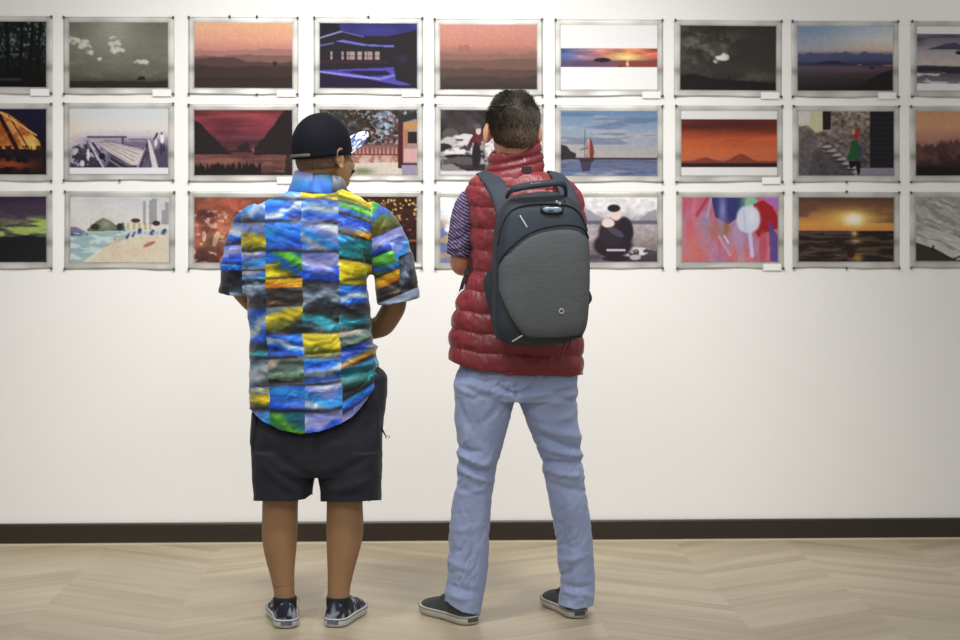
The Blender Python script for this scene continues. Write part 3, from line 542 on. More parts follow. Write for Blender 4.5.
def hand_parts(wrist, d, up, side, s=1.0, curl=.5):
    """palm plus five bent fingers; d = pointing direction, up = back of hand, side = +1/-1 thumb side"""
    w_ = np.array(wrist, float); d = np.array(d, float); d /= np.linalg.norm(d); up = np.array(up, float); up -= d*(up@d); up /= np.linalg.norm(up)
    sd = np.cross(d, up)*side; parts = []
    for k in range(4):
        o = (k-1.5)*.0205*s; b = w_+d*.045*s+sd*o*.8; kn = w_+d*(.092-.004*abs(k-1.2))*s+sd*o*1.1
        parts.append(tube([[*(w_+d*.0+sd*o*.5), .018*s], [*b, .0155*s], [*kn, .0115*s]], N=12))
        L = (.036, .044, .040, .030)[::-1][k] if side < 0 else (.036, .044, .040, .030)[k]
        p = kn; dirn = d.copy(); pts = [[*p, .0095*s]]; a = 0
        for j, f in enumerate((1, .72, .6)):
            a += curl*(.75 if j == 0 else .85); dirn = d*math.cos(a)-up*math.sin(a); p = p+dirn*L*f*s; pts.append([*p, (.0088, .008, .0068)[j]*s])
        parts.append(tube(pts, N=10))
    b = w_+d*.02*s-sd*.022*s; q = b+(-sd*.028+d*.025-up*.008)*s; q2 = q+(d*.03-sd*.006-up*.014)*s
    parts.append(tube([[*b, .015*s], [*q, .0115*s], [*q2, .0095*s], [*(q2+(d*.018+sd*.006-up*.01)*s), .0078*s]], N=10))
    return parts
def shoe(root, hx, yaw, m_up, m_sole, m_lace, L=.285, Wd=1.0, pattern=None, tag_mat=None, kind='canvas', m_line=None):
    """hx: point on the floor at the back of the heel"""
    o = np.array(hx, float); o[2] = .002; M = rz(yaw); f = L/.285
    yk = np.array([0, .012, .03, .07, .12, .17, .205, .235, .26, .276, .285])*f
    wk = np.array([.012, .027, .0335, .034, .034, .041, .0445, .043, .036, .024, .008])*Wd
    cx = np.array([0, 0, 0, 0, -.001, -.003, -.005, -.006, -.007, -.008, -.009])
    def outline(g, z, n=64):
        t = np.linspace(0, L, 26); t = L*(.5-.5*np.cos(np.linspace(0, math.pi, 28)))
        wv = np.interp(t, yk, wk)+g; cc = np.interp(t, yk, cx)
        R = [(cc[i]+wv[i], t[i]) for i in range(28)]+[(cc[i]-wv[i], t[i]) for i in range(27, -1, -1)]
        A = np.array(R); A[:, 1] = L/2+(A[:, 1]-L/2)*(1+g/L*2)
        for _ in range(2): A = (np.roll(A, 1, 0)+2*A+np.roll(A, -1, 0))/4
        zz = z+ (.008*ss(L*.8, L, A[:, 1]) if z < .01 else .004*ss(L*.75, L, A[:, 1]))
        return np.column_stack([A, zz])
    W = lambda A: o+np.asarray(A)@M.T
    V, F = ringmesh([outline(-.004, .0), outline(.001, .003), outline(.003, .012), outline(.003, .024), outline(.0, .0285)])
    sh = mesh('shoe', *shoe_upper(W, L, yk, wk, cx), m_up, root, col=None)
    if pattern is not None:
        me = sh.data; co = np.empty(len(me.vertices)*3); me.vertices.foreach_get('co', co); co = co.reshape(-1, 3)
        ca = me.color_attributes.new('print', 'FLOAT_COLOR', 'POINT'); q = np.ones((len(co), 4)); q[:, :3] = pattern(co); ca.data.foreach_set('color', q.ravel())
    mesh('sole', W(V), F, m_sole, sh)
    if m_line is not None:
        a, b = outline(.0036, .0225), outline(.0036, .0250); V, F = ringmesh([a, b], cap=False); so = mesh('stripe', W(V), F, m_line, sh); solid(so, .0008, 0)
    # heel patch, laces, tongue
    if tag_mat is not None:
        V, F = box((0, -.003, .017), (.019, .0022, .0065)); mesh('heel_patch', W(V), F, tag_mat, sh, smooth=False)
    V, F = tube([[*W([(-.003, .100*f, .070)])[0], .020], [*W([(-.004, .15*f, .066)])[0], .018], [*W([(-.005, .19*f, .052)])[0], .012]], N=14, flat=.8)
    mesh('tongue', V, F, m_up if pattern is None else m_lace_dark, sh)
    for k in range(5):
        t = (.112+.02*k)*f; z = .086-.0075*k
        V, F = tube([[*W([(a, t+.004*math.cos(a*60), z-abs(a)**1.6*1.5)])[0], .0022] for a in np.linspace(-.027, .024, 9)], N=8); mesh('lace', V, F, m_lace, sh)
    for q in (-1, 1):
        V, F = tube([[*W([(q*a, .108*f+b, z)])[0], .0016] for a, b, z in ((.006, 0, .087), (.024, -.01, .092), (.042, -.018, .082), (.050, -.02, .070))], N=6); mesh('lace', V, F, m_lace, sh)
    return sh, W
def shoe_upper(W, L, yk, wk, cx):
    f = L/.285; R = []
    hk = np.interp(np.linspace(0, L, 40), np.array([0, .02, .05, .09, .12, .16, .2, .235, .262, .28, .285])*f, [.082, .086, .078, .078, .085, .074, .062, .053, .045, .036, .030])
    t = np.linspace(0, L, 40); t = np.r_[.001, t[1:-1], L-.001]; wv = np.interp(t, yk, wk); wv = np.maximum(wv-.001, .008); cc = np.interp(t, yk, cx)
    th = np.linspace(0, 2*math.pi, 36, endpoint=False)
    for y, w_, h, c in zip(t, wv, hk, cc):
        cs, sn = np.cos(th), np.sin(th); X = np.sign(cs)*np.abs(cs)**.8*w_; Zt = np.where(sn > 0, np.abs(sn)**.85, 0)
        k = 1-.30*Zt**1.5 if y > .1*L else 1-.22*Zt**2
        R.append(np.stack([c+X*k, 0*X+y+(.006*Zt*(y < .02)), .022+(h-.022)*Zt-np.where(sn < 0, .006*np.abs(sn), 0)], 1))
    V, F = ringmesh(R); return W(V), F
def person(name, label, loc): return thing(name, label, 'person', loc)

skin1 = mat('tan_skin', (150, 114, 80), .55, noise=(9, .06, (1, 1, 1)), bump=(90, .0004, (1, 1, 1))); skin2 = mat('fair_skin', (214, 152, 126), .5, noise=(9, .06, (1, 1, 1)))
for m in (skin1, skin2):
    m.node_tree.nodes['Principled BSDF'].inputs['Subsurface Weight'].default_value = .06; m.node_tree.nodes['Principled BSDF'].inputs['Subsurface Scale'].default_value = .01
m_lace_dark = mat('dark_canvas', (30, 32, 42), .8)

# ---------------------------------------------------------------- man on the left
D1 = 5.42
gl = P(316, 0, D1); gl[2] = 0
man1 = person('person', 'person in a dark cap, colourful wave-print shirt and navy shorts, standing with back turned', gl)
HO = P(325, 156.5, 5.42); YW = -.82
hp, L1, M1 = head_parts(HO, YW, 1.05, .10)
q = lambda *a: [*P(*a[:3]), a[3]]
parts = hp+[
    tube([[*L1((0, -.03, -.03)), .058], [*P(320, 178, 5.43), .057], [*P(319, 200, 5.44), .066]]),
    ell(P(315, 245, 5.44), (.15, .085, .12)), ell(P(314, 300, 5.44), (.15, .09, .2)), ell(P(316, 370, 5.44), (.16, .10, .17)),
    ptube([(268, 219, 5.44, .045), (362, 219, 5.44, .045)]),
    ptube([(378, 222, 5.44, .055), (392, 262, 5.44, .050), (395, 306, 5.47, .041), (383, 326, 5.56, .040), (362, 332, 5.62, .033), (342, 333, 5.66, .027)]),
    ptube([(254, 222, 5.44, .055), (244, 258, 5.44, .048), (240, 287, 5.48, .040), (254, 303, 5.56, .038), (276, 316, 5.63, .032), (296, 326, 5.66, .027)]),
    # legs
    ptube([(286, 400, 5.43, .09), (284, 445, 5.42, .080), (281, 490, 5.42, .062), (280, 505, 5.42, .060), (280, 520, 5.425, .061), (279.5, 534, 5.425, .0615), (280, 550, 5.42, .056), (282, 572, 5.41, .042), (284.5, 592, 5.405, .034), (285, 604, 5.40, .035), (285, 612, 5.40, .036)], N=28),
    ptube([(346, 400, 5.43, .09), (347, 445, 5.42, .080), (345, 490, 5.42, .062), (344.5, 505, 5.42, .0605), (345, 520, 5.425, .0635), (345, 534, 5.425, .064), (343, 550, 5.42, .056), (340.5, 572, 5.41, .044), (338.5, 590, 5.40, .037), (338, 602, 5.395, .037), (338, 612, 5.395, .037)], N=28)]
parts += hand_parts(P(340, 333, 5.665), -RGT*1.0+FWD*.15+UP*.05, FWD, 1, .95, .6)
parts += hand_parts(P(298, 327, 5.67), RGT*1.0+FWD*.2, FWD, -1, .95, .6)
V, F = fuse(parts, .0055, 5)
body1 = mesh('body', V, F, skin1, man1)
hair_m = mat('dark_hair', (34, 28, 25), .7, noise=(120, .35, (1, 1, .2)), bump=(220, .002, (1, 1, .15)))
face_extras(man1, L1, M1, 1.05, hair_m)
V, F = tube([[*L1((a, .0975-abs(a)*.35, -.047-abs(a)*.25)), .0085] for a in np.linspace(-.028, .028, 7)], N=8); mesh('moustache', V, F, hair_m, man1)
# cropped hair under the cap
tipm = mat('hair_strand', (255, 255, 255), .6, attr=True, spec=.3)
def hair_shell(L, M, s, th, keep, mt, root, name='hair', strands=0, lng=.012, amp=.002):
    V, F = fuse([ell(L((0, -.012, .035)), np.array([.076+th, .093+th, .087+th])*s, M, 64), ell(L((0, -.024, .0)), np.array([.0705+th*.95, .078+th*.9, .085])*s, M, 48)], .0045, 16)
    loc = ((V-L((0, 0, 0)))@M)/s; k = keep(loc)
    n = normals(V, F); V = V+n*(amp*(fbm(loc[:, 0]*90, loc[:, 1]*90, loc[:, 2]*25, 3, 3)-.5)*2-np.clip(-k, 0, 1)[:, None].ravel()*th*.9)[:, None]
    F2 = F[(k > -.25)[F].any(1)]; V2, F2, n2, l2 = compact(V, F2, n, loc)
    h = mesh(name, V2, F2, mt, root); solid(h, .003)
    if strands:
        C0 = V2[F2].mean(1); N0 = n2[F2].mean(1); l0 = l2[F2].mean(1); idx = rng.integers(0, len(C0), strands)
        Vs, Fs = [], []
        for a, i in enumerate(idx):
            nn = N0[i]; w0 = float(ss(.04, .105, l0[i][2])); dn = (1-w0)*np.array([0, 0, -1.0])+w0*(M@np.array([.5*math.sin(l0[i][0]*60), .9, .15]))
            dn = dn-nn*(dn@nn); dn /= np.linalg.norm(dn)+1e-6; dn = dn+rng.normal(0, .25, 3); sd = np.cross(nn, dn); sd /= np.linalg.norm(sd)+1e-6
            b = C0[i]; ln = lng*(.6+.8*rng.random())*(.35+1.0*float(ss(-.03, .07, l0[i][2]))); up_ = .0022+.004*float(ss(.05, .1, l0[i][2]))*rng.random()
            Vs += [b-sd*.0007, b+sd*.0007, b+dn*ln*.5+nn*up_, b+dn*ln+nn*up_*1.3]; k0 = 4*a; Fs += [(k0, k0+1, k0+2), (k0+2, k0+3, k0)]
        zc = np.array([(np.array(v)-L((0, 0, 0)))@M for v in Vs])/s; wz = ss(-.045, .025, zc[:, 2]+.4*np.clip(np.abs(zc[:, 0])-.05, -1, 0)); vr = np.repeat(rng.uniform(.7, 1.35, strands), 4)[:, None]
        tag(mesh('hair_strands', Vs, Fs, tipm, h, col=lin(np.clip((np.array((106, 84, 64))*(1-wz)[:, None]+np.array((68, 62, 55))*wz[:, None])*vr, 0, 255))), kind='stuff')
    return h
hair_shell(L1, M1, 1.05, .0035, lambda l: (l[:, 2]+.042+.5*np.clip(l[:, 1]+.02, 0, 1)**1)*14*0+np.where(l[:, 1] < .03, np.minimum((l[:, 2]+.030)*40, (.035-l[:, 1])*30), -1), mat('cropped_hair', (92, 68, 52), .75, noise=(150, .3, (1, 1, .3))), man1)

# shirt
AT = 5.43
torso = loft([(186, 297, 340, AT, .055, 2.1), (192, 286, 349, AT, .085, 2.1), (198, 272, 361, AT, .105, 2.2), (206, 257, 372, AT, .118, 2.3), (216, 247, 378, AT, .125, 2.4), (230, 242, 379, AT-.005, .132, 2.5), (255, 243, 375, AT-.005, .134, 2.5), (285, 246, 369, AT, .132, 2.5), (310, 248.5, 370, AT, .132, 2.5),
              (335, 251, 372, AT, .136, 2.5), (347, 250, 375, AT, .140, 2.5), (360, 250, 377, AT, .142, 2.5), (380, 250, 381, AT, .145, 2.5), (400, 250, 382, AT, .148, 2.5), (440, 252, 383, AT, .15, 2.5)], N=96, step=4)
sr = ptube([(362, 214, AT, .050), (374, 221, AT, .070), (384, 240, AT, .076), (392, 262, AT, .074), (396.5, 285, AT+.01, .074), (399, 301, AT+.015, .074)], N=36, rnd=False)
sl = ptube([(264, 214, AT, .050), (254, 221, AT, .066), (246, 238, AT, .064), (240, 258, AT, .060), (235.5, 280, AT+.01, .055), (234, 294, AT+.015, .053)], N=36, rnd=False)
br = ell(P(372, 222, AT), (.062, .085, .06)); bl = ell(P(258, 222, AT), (.062, .085, .055))
V, F = fuse([torso, sr, sl, br, bl], .0036, 7)
px, py, d = inv(V)
hemx = [230, 250, 256, 264, 280, 300, 320, 340, 352, 362, 372, 381, 400]; hemy = [404, 409, 416, 422, 430, 434, 431.5, 424, 417, 406, 392, 377, 370]
V, F = cut_below(V, F, lambda x: np.interp(x, hemx, hemy))
px, py, d = inv(V); n = normals(V, F); back = np.clip(-(n@FWD), 0, 1)
dz = folds(px, py, [(344, 342, 379, 347, 3.0, .014), (300, 356, 376, 343, 2.6, -.010), (330, 352, 378, 334, 3, .006), (268, 358, 350, 360, 4, .006), (300, 373, 382, 362, 3.2, .012), (262, 384, 378, 369, 2.6, -.009), (310, 392, 382, 374, 4, .009),
     (258, 404, 350, 408, 4, .006), (282, 262, 276, 330, 4, -.007), (269, 250, 262, 340, 3, .005), (352, 250, 366, 300, 4, -.006), (338, 300, 372, 318, 3, .007), (330, 318, 370, 330, 3, -.006), (300, 230, 345, 240, 8, .006), (262, 330, 300, 342, 4, .006), (255, 345, 290, 352, 3, -.007),
     (364, 240, 373, 300, 2.6, -.016), (250, 240, 250, 296, 2.6, -.013), (384, 262, 410, 280, 3, .007), (380, 280, 412, 290, 3, -.007), (228, 262, 246, 275, 3, .006), (255, 230, 245, 262, 4, .006), (300, 205, 330, 209, 4, -.004), (372, 228, 396, 262, 4, .005), (318, 200, 360, 216, 3, .004), (252, 300, 268, 308, 3, .006), (256, 368, 268, 404, 3, -.006)])
wr = fbm(px*.05, py*.11, d*14, 4, 3)-.5; wr2 = fbm((px+py*.4)*.12, py*.06, d*20, 9, 3)-.5
V = V+n*(dz+.012*wr+.006*wr2)[:, None]
# the printed collage of surf photographs
def ramp(t, cs):
    cs = np.array(cs, float); t = np.clip(t, 0, .9999)*(len(cs)-1); i = t.astype(int); f = (t-i)[:, None]; f = f*f*(3-2*f)
    return cs[i]*(1-f)+cs[np.minimum(i+1, len(cs)-1)]*f
BL, BB, DK, WT, YL, OR, TL, GN, GY, LV, OL = (16, 100, 216), (58, 154, 230), (20, 22, 32), (200, 208, 220), (222, 200, 30), (232, 160, 30), (18, 120, 146), (60, 140, 80), (122, 136, 150), (132, 144, 214), (116, 122, 36)
TY = {'blue': [BL, BB, (40, 120, 220), BL, (20, 70, 190)], 'bluewave': [BB, BL, WT, BL, (14, 40, 110)], 'pale': [WT, LV, BB, (170, 180, 200), BL], 'greydark': [GY, (170, 178, 184), DK, (60, 70, 84), DK], 'yellow': [YL, (240, 226, 90), YL, OL, YL], 'yeldark': [(170, 180, 190), YL, OL, DK, DK],
      'olive': [(150, 160, 190), (120, 140, 200), YL, OL, DK], 'teal': [BB, TL, (30, 150, 160), (20, 100, 90), DK], 'green': [TL, (110, 190, 60), GN, BL, OL, YL], 'orange': [OR, YL, OR, (230, 110, 40)], 'dark': [DK, (70, 66, 60), DK, (120, 96, 60), DK], 'cloud': [DK, (50, 62, 84), (150, 166, 186), (40, 54, 72), DK],
      'lav': [LV, (170, 172, 222), (50, 100, 230), (30, 110, 236)], 'grey': [(96, 116, 140), (186, 196, 206), GY, (50, 64, 84)], 'tealdk': [DK, (30, 60, 60), (60, 170, 190), (24, 80, 90), DK], 'bo': [BL, (40, 80, 200), GY, OR, DK], 'beige': [(196, 186, 170), (90, 110, 110), (120, 150, 130), DK]}
def tile(s, t, ty, seed, ang=0):
    a = s*1.5+seed; b = t*1.3+seed*.7
    w1 = fbm(a*1.2, b*1.6, 0, seed, 3)-.5; w2 = fbm(a*2.2+w1*2, b*3.6+1, 0, seed+3, 3)-.5
    sw = np.sin(s*2.6+seed*1.3+w1*3)
    v = t+.26*sw*(.6+w1)+w1*.55+w2*.20+ang*(s-.5)*.8
    c = ramp(.06+.84*v, TY[ty])
    stq = fbm(s*1.4+seed, (t-.3*s*ang-.22*sw+w1*.4)*8, 0, seed+8, 3)
    c = c*(.60+.62*stq[:, None]) + (ss(.66, .78, stq)*ss(.0, .5, np.abs(w2)*4))[:, None]*40
    e = np.exp(-(t/.05)**2)+np.exp(-((t-1)/.09)**2)
    return c*(1-.6*np.clip(e, 0, 1)[:, None])*.94
cols = [215, 228, 241, 265, 301, 338, 371, 500]
layout = {  # column: list of (bottom y, type, slant)
 2: [(222, 'pale', .8), (250, 'olive', .2), (269, 'pale', 0), (279, 'pale', .3), (305, 'cloud', .2), (345, 'bluewave', 1.2), (357, 'tealdk', 0), (385, 'grey', .4), (408, 'olive', -.4), (450, 'pale', .2)],
 3: [(200, 'pale', .1), (221, 'bluewave', .3), (251, 'blue', .2), (278, 'green', -.7), (288, 'orange', 0), (305, 'dark', 0), (333, 'yeldark', .3), (358, 'bluewave', -.7), (385, 'beige', .2), (411, 'blue', .2), (450, 'green', -.7)],
 4: [(186, 'blue', 0), (199, 'yellow', .2), (223, 'bluewave', .4), (252, 'pale', -.5), (282, 'lav', -.1), (311, 'cloud', .2), (333, 'tealdk', -.8), (358, 'yellow', 0), (385, 'bluewave', .5), (411, 'pale', -.5), (450, 'lav', -.5)],
 5: [(187, 'blue', 0), (198, 'yellow', .2), (211, 'green', .4), (232, 'bo', .5), (258, 'teal', .2), (284, 'yellow', .3), (306, 'bluewave', .6), (333, 'tealdk', .3), (349, 'beige', 0), (372, 'bo', .4), (406, 'teal', -.4), (418, 'blue', -.2), (450, 'lav', -.4)],
 6: [(232, 'green', .4), (252, 'lav', .3), (274, 'green', -.6), (287, 'orange', -.2), (299, 'dark', -.2), (333, 'grey', 0), (349, 'beige', 0), (372, 'olive', .2), (402, 'teal', -.4), (450, 'lav', -.3)],
 1: [(222, 'blue', .4), (243, 'bluewave', .5), (262, 'lav', .3), (269, 'blue', 0), (305, 'cloud', .2), (450, 'blue', 0)],
 0: [(244, 'blue', .4), (262, 'lav', .2), (271, 'blue', .2), (450, 'cloud', .2)]}
sag = np.clip((px-322)/46, 0, 1.3)**2*np.interp(py, [190, 235, 300, 345, 400], [14, 9, 0, -9, -24]) + np.clip((300-px)/50, 0, 1)**2*np.interp(py, [200, 250, 400], [-2, 2, 2])
pyq = py-sag + 1.5*(fbm(px*.06, py*.06, 0, 2, 2)-.5)
pxq = px + 3*(fbm(py*.04, 5, 0, 5, 2)-.5) - np.interp(py, [240, 330, 400], [0, 2, 4])
# right sleeve tilts with the arm
insl = (px > 372) & (py < 312)
u_ = pxq+(py-262)*(-.35); pyq = np.where(insl, py+(px-388)*.42+1, pyq)
colr = np.zeros((len(V), 3)); done = np.zeros(len(V), bool)
for ci in range(7):
    mx_ = (pxq >= cols[ci]) & (pxq < cols[ci+1])
    if ci == 0: mx_ = pxq < cols[1]
    y0 = 172
    for k, (y1, ty, an) in enumerate(layout[ci]):
        m = mx_ & (pyq >= y0 if k else True) & (pyq < y1)
        if m.any():
            x0, x1 = cols[ci], min(cols[ci+1], cols[ci]+44)
            flip = ((n[m]@FWD) > 0)
            c = tile((pxq[m]-x0)/36+flip*3, (pyq[m]-y0)/(y1-y0), ty, ci*11+k+3, an)
            colr[m] = c
        y0 = y1
ov = insl & (u_ > 396) & (pyq > 243) & (pyq < 268); colr[ov] = tile((px[ov]-392)/20, (pyq[ov]-243)/25, 'pale', 91, .2)
ov = insl & (((pyq > 262) & (px > 399)) ) & (pyq < 302); colr[ov] = tile((px[ov]-392)/20, (pyq[ov]-262)/40, 'cloud', 33, .2)*.75
ov = insl & (pyq >= 301) & (pyq < 309); colr[ov] = np.array((146, 158, 180.))
lm = colr.mean(1, keepdims=True); colr = lm+(colr-lm)*1.28; colr = np.clip(colr*(.66+.36*np.clip(lm/150, 0, 1)), 8, 240)
m_shirt = mat('printed_shirt_fabric', (255, 255, 255), .5, attr=True, sheen=.15, bump=(420, .0004, (1, 1, 1)))
shirt = mesh('shirt', V, F, m_shirt, man1, col=lin(colr)); solid(shirt, .0025)
# collar: a standing fold around the neck, leaning back
R = []
for k, (py0, gx_, g) in enumerate([(193, 27.5, .0), (186, 25, .0), (179, 23.5, .0), (175, 23.2, .0), (174.2, 24.2, .0), (176, 25.5, .0), (184, 27.5, .0), (192, 30, .0), (194, 30, .0)]):
    th = np.linspace(0, 2*math.pi, 96, endpoint=False); c0 = P(318.5+.4*(190-py0)*.2, py0, 5.435); a = gx_/F_PX*5.43
    tilt = np.clip(np.cos(th), -1, 1)*.012 + np.clip(-np.sin(th), -1, 1)*-.002
    R.append(c0+np.cos(th)[:, None]*RGT*a+np.sin(th)[:, None]*FWD*a*1.02 + (-tilt*(1 if k in (2, 3, 4, 5, 1) else .6))[:, None]*UP)
V, F = ringmesh(R, cap=False); cpx, cpy, _ = inv(V)
cc = np.zeros((len(V), 3)); s_ = (cpx-292)/50; t_ = (cpy-173)/20
cc = tile(s_*1.4, t_*.45+.3, 'blue', 8, .1); m = (s_ < .42) & (t_ < .22); cc[m] = (150, 150, 200); m = (s_ >= .42) & (t_ < .25); cc[m] = tile(s_[m]*2, t_[m], 'teal', 5, .2); m = (s_ > .8); cc[m] = tile(s_[m], t_[m], 'grey', 5, .2)
V, F2 = V, F
mesh('collar', V, F, m_shirt, man1, col=lin(np.clip(cc, 10, 240)))

# shorts
pel = loft([(366, 262, 378, 5.44, .100), (374, 260, 387.5, 5.44, .106, 2.8), (380, 259, 387.5, 5.44, .108, 2.8), (395, 257, 387, 5.44, .112, 2.8), (410, 253, 385, 5.44, .116, 2.7), (440, 252, 383, 5.43, .126, 2.8), (466, 252.5, 382.5, 5.43, .125, 2.8), (474, 253, 382, 5.43, .115, 2.8)], N=80)
ll = loft([(450, 252.5, 318, 5.43, .118, 2.8), (475, 253, 316, 5.43, .112, 2.8), (490, 254, 312.5, 5.43, .108, 2.8), (512, 254.5, 311, 5.43, .106, 2.8)], N=60)
lr = loft([(450, 315, 383, 5.43, .118, 2.8), (475, 318, 382, 5.43, .112, 2.8), (490, 321, 381, 5.43, .108, 2.8), (512, 321.5, 380.5, 5.43, .106, 2.8)], N=60)
V, F = fuse([pel, ll, lr], .0045, 5)
V, F = cut_below(V, F, lambda x: np.interp(x, [250, 256, 290, 304, 312, 320, 350, 382], [500, 501, 501, 499, 494, 501.5, 502, 500]))
px, py, d = inv(V); n = normals(V, F)
dz = folds(px, py, [(316, 420, 316, 470, 2.5, -.010), (270, 450, 312, 478, 5, -.007), (264, 466, 300, 494, 5, .006), (325, 478, 372, 456, 5, -.007), (330, 492, 378, 476, 5, .006), (256, 430, 300, 445, 6, .005), (376, 400, 378, 440, 3, .010), (360, 390, 372, 440, 4, -.006), (290, 430, 295, 496, 4, .004), (350, 440, 348, 498, 4, -.004)])
V = V+n*(dz+.010*(fbm(px*.06, py*.05, d*9, 6, 3)-.5))[:, None]
m_shorts = mat('navy_shorts_cotton', (21, 21, 34), .8, sheen=.05, noise=(6, .10, (1, 1, 1)), bump=(300, .0006, (1, 1, 1)))
shorts = mesh('shorts', V, F, m_shorts, man1); solid(shorts, .003)
def strip_on(px0, py0, px1, py1, dep, wd, th, mt, root, nm):   # flat box between two points of the back
    a, b = P(px0, py0, dep), P(px1, py1, dep); u = (b-a); ln = np.linalg.norm(u); u /= ln; v = np.cross(u, FWD)
    V, F = box((0, 0, 0), (ln/2, wd/2, th/2)); V = (a+b)/2+V[:, :1]*u+V[:, 1:2]*v+V[:, 2:]*FWD
    return mesh(nm, V, F, mt, root, smooth=False)
# side pocket pleats and the small ring on the right pocket
V, F = loft([(412, 252, 262, 5.41, .05, 2), (432, 250.6, 262, 5.41, .06, 2), (446, 250, 262, 5.41, .055, 2), (450, 252, 260, 5.41, .05, 2)], N=32); mesh('cargo_pocket', V, F, m_shorts, shorts)
m_ring = mat('metal_ring', (150, 150, 150), .3, metal=.8)
V, F = ptube([(379, 424, 5.40, .005), (383, 431, 5.39, .004), (386, 436.5, 5.385, .002)], N=8, flat=.5); mesh('pocket_flap', V, F, m_shorts, shorts)
c0 = P(387.5, 437, 5.385); V, F = tube([[*(c0+RGT*.0075*math.cos(a)+UP*.004*math.sin(a)), .0013] for a in np.linspace(0, 2*math.pi*.97, 20)], N=8); mesh('key_ring', V, F, m_ring, shorts)
# cap
CC = L1((0, -.012, .034)); s = 1.05; capR = np.array([.0885, .1035, .107])
R = []; NT = 96
for a in np.linspace(0, 1, 22):
    el = math.radians(-20+a*108) if a < 1 else math.radians(88.5)
    th = np.linspace(0, 2*math.pi, NT, endpoint=False)
    seam = np.abs(((th/(math.pi/3)+.5) % 1)-.5)
    rad = 1-.012*np.exp(-(seam/.03)**2)*(.2+math.cos(el)*.6)
    x = np.cos(th)*math.cos(el)*capR[0]*rad*s; y = np.sin(th)*math.cos(el)*capR[1]*rad*s; z = math.sin(el)*capR[2]*rad*s
    if el < 0: x = np.cos(th)*capR[0]*s*(1+.02*el); y = np.sin(th)*capR[1]*s*(1+.02*el); z = el*.10*(1.0) + 0*th
    z = z+0*th; z = z - .004*np.maximum(-np.sin(th), 0)*math.cos(el)**3
    R.append(CC+np.stack([x, y, z], 1)@M1.T)
V, F = ringmesh(R[::1], cap=False)
topc = len(V); V = np.vstack([V, R[-1].mean(0)+UP*.0006]); F += [(len(R)*NT-NT+i, len(R)*NT-NT+(i+1) % NT, topc) for i in range(NT)]
m_capf = mat('navy_cap_fabric', (6, 8, 20), .85, spec=.22, bump=(260, .0006, (1, 1, 1)), noise=(18, .25, (1, 1, 1)))
cap = mesh('cap', V, F, m_capf, man1); solid(cap, .003)
V, F = ell(CC+UP*.1045, (.009, .009, .004)); mesh('button', V, F, m_capf, cap)
# brim with a pale floral underside
gu, gv = 40, 16; bV = []; 
for j in range(gv):
    for i in range(gu):
        a = math.radians(90+(i/(gu-1)-.5)*108); e = j/(gv-1)
        ins = np.array([math.cos(a)*.0885, math.sin(a)*.1035]); w_ = math.cos((a-math.pi/2)*90/57.0) if abs(a-math.pi/2) < 1 else 0
        out = ins+np.array([math.cos(a)*.012, .084*max(w_, 0)**.5]); p = ins*(1-e)+out*e
        z = -.030 + .020*(1-(p[0]/.085)**2)*(.25+.75*e) + .050*e*max(w_, 0)**.5
        bV.append([p[0]*s, p[1]*s, z*s])
bV = np.array(bV); Vt = CC+bV@M1.T; Vb = CC+(bV-[0, 0, .0035])@M1.T; nn = gu*gv; bF = []
for j in range(gv-1):
    for i in range(gu-1):
        a = j*gu+i; bF.append((a, a+gu, a+gu+1, a+1))
uc = fbm(bV[:, 0]*70, bV[:, 1]*70, 0, 4, 3); uc2 = fbm(bV[:, 0]*120, bV[:, 1]*120, 0, 14, 2)
bc = np.where((uc > .56)[:, None], (60, 92, 150), (226, 230, 234)); bc = np.where((uc2 > .66)[:, None], (30, 44, 84), bc)
br_ = mesh('brim', Vt, bF, mat('floral_brim_cloth', (255, 255, 255), .7, attr=True), cap, col=lin(bc))
solid(br_, .0035, -1)
# closing strap at the back
V, F = tube([[*(CC+M1@np.array([math.cos(a)*.0915*s, math.sin(a)*.1065*s, -.0265])), .0055] for a in np.radians(np.linspace(240, 300, 18))], N=10, flat=.3); mesh('back_strap', V, F, mat('olive_strap', (84, 82, 66), .7), cap)
# socks and shoes
def floral(co):
    a = fbm(co[:, 0]*70+co[:, 2]*60, co[:, 1]*70, co[:, 2]*30, 5, 3); b = fbm(co[:, 0]*90, co[:, 1]*90, co[:, 2]*90, 25, 2); e = fbm(co[:, 0]*46, co[:, 1]*46, co[:, 2]*70, 45, 2)
    c = np.tile(np.array((18, 22, 38.)), (len(co), 1)); c[a > .62] = (150, 160, 172); c[b > .70] = (90, 110, 150); c[(e > .76)] = (190, 90, 100); return lin(c)
m_flor = mat('floral_canvas', (255, 255, 255), .75, attr=True); m_white = mat('white_rubber', (196, 198, 196), .5, noise=(30, .06, (1, 1, 1))); m_sock = mat('black_sock', (20, 20, 24), .85)
m_patch = mat('grey_heel_patch', (96, 104, 124), .5, noise=(180, .5, (1, 1, 1))); m_lacew = mat('pale_lace', (150, 150, 150), .8); m_line = mat('navy_foxing_line', (60, 66, 84), .5)
h1 = Fp(286.5, 629); h2 = Fp(333, 628)
shoe(man1, h1, .13, m_flor, m_white, m_lacew, .285, 1.2, floral, m_patch, m_line=m_line); shoe(man1, h2, -.27, m_flor, m_white, m_lacew, .285, 1.2, floral, m_patch, m_line=m_line)
for cx_, dd in ((285, 5.40), (338, 5.395)):
    R = []
    for y_, g in ((596.5, .0390), (598, .0410), (604, .0400), (612, .037), (617, .034)):
        th = np.linspace(0, 2*math.pi, 32, endpoint=False); R.append(P(cx_, y_, dd)+np.cos(th)[:, None]*RGT*g*.98+np.sin(th)[:, None]*FWD*g*1.15)
    V, F = ringmesh(R); mesh('sock', V, F, m_sock, man1)
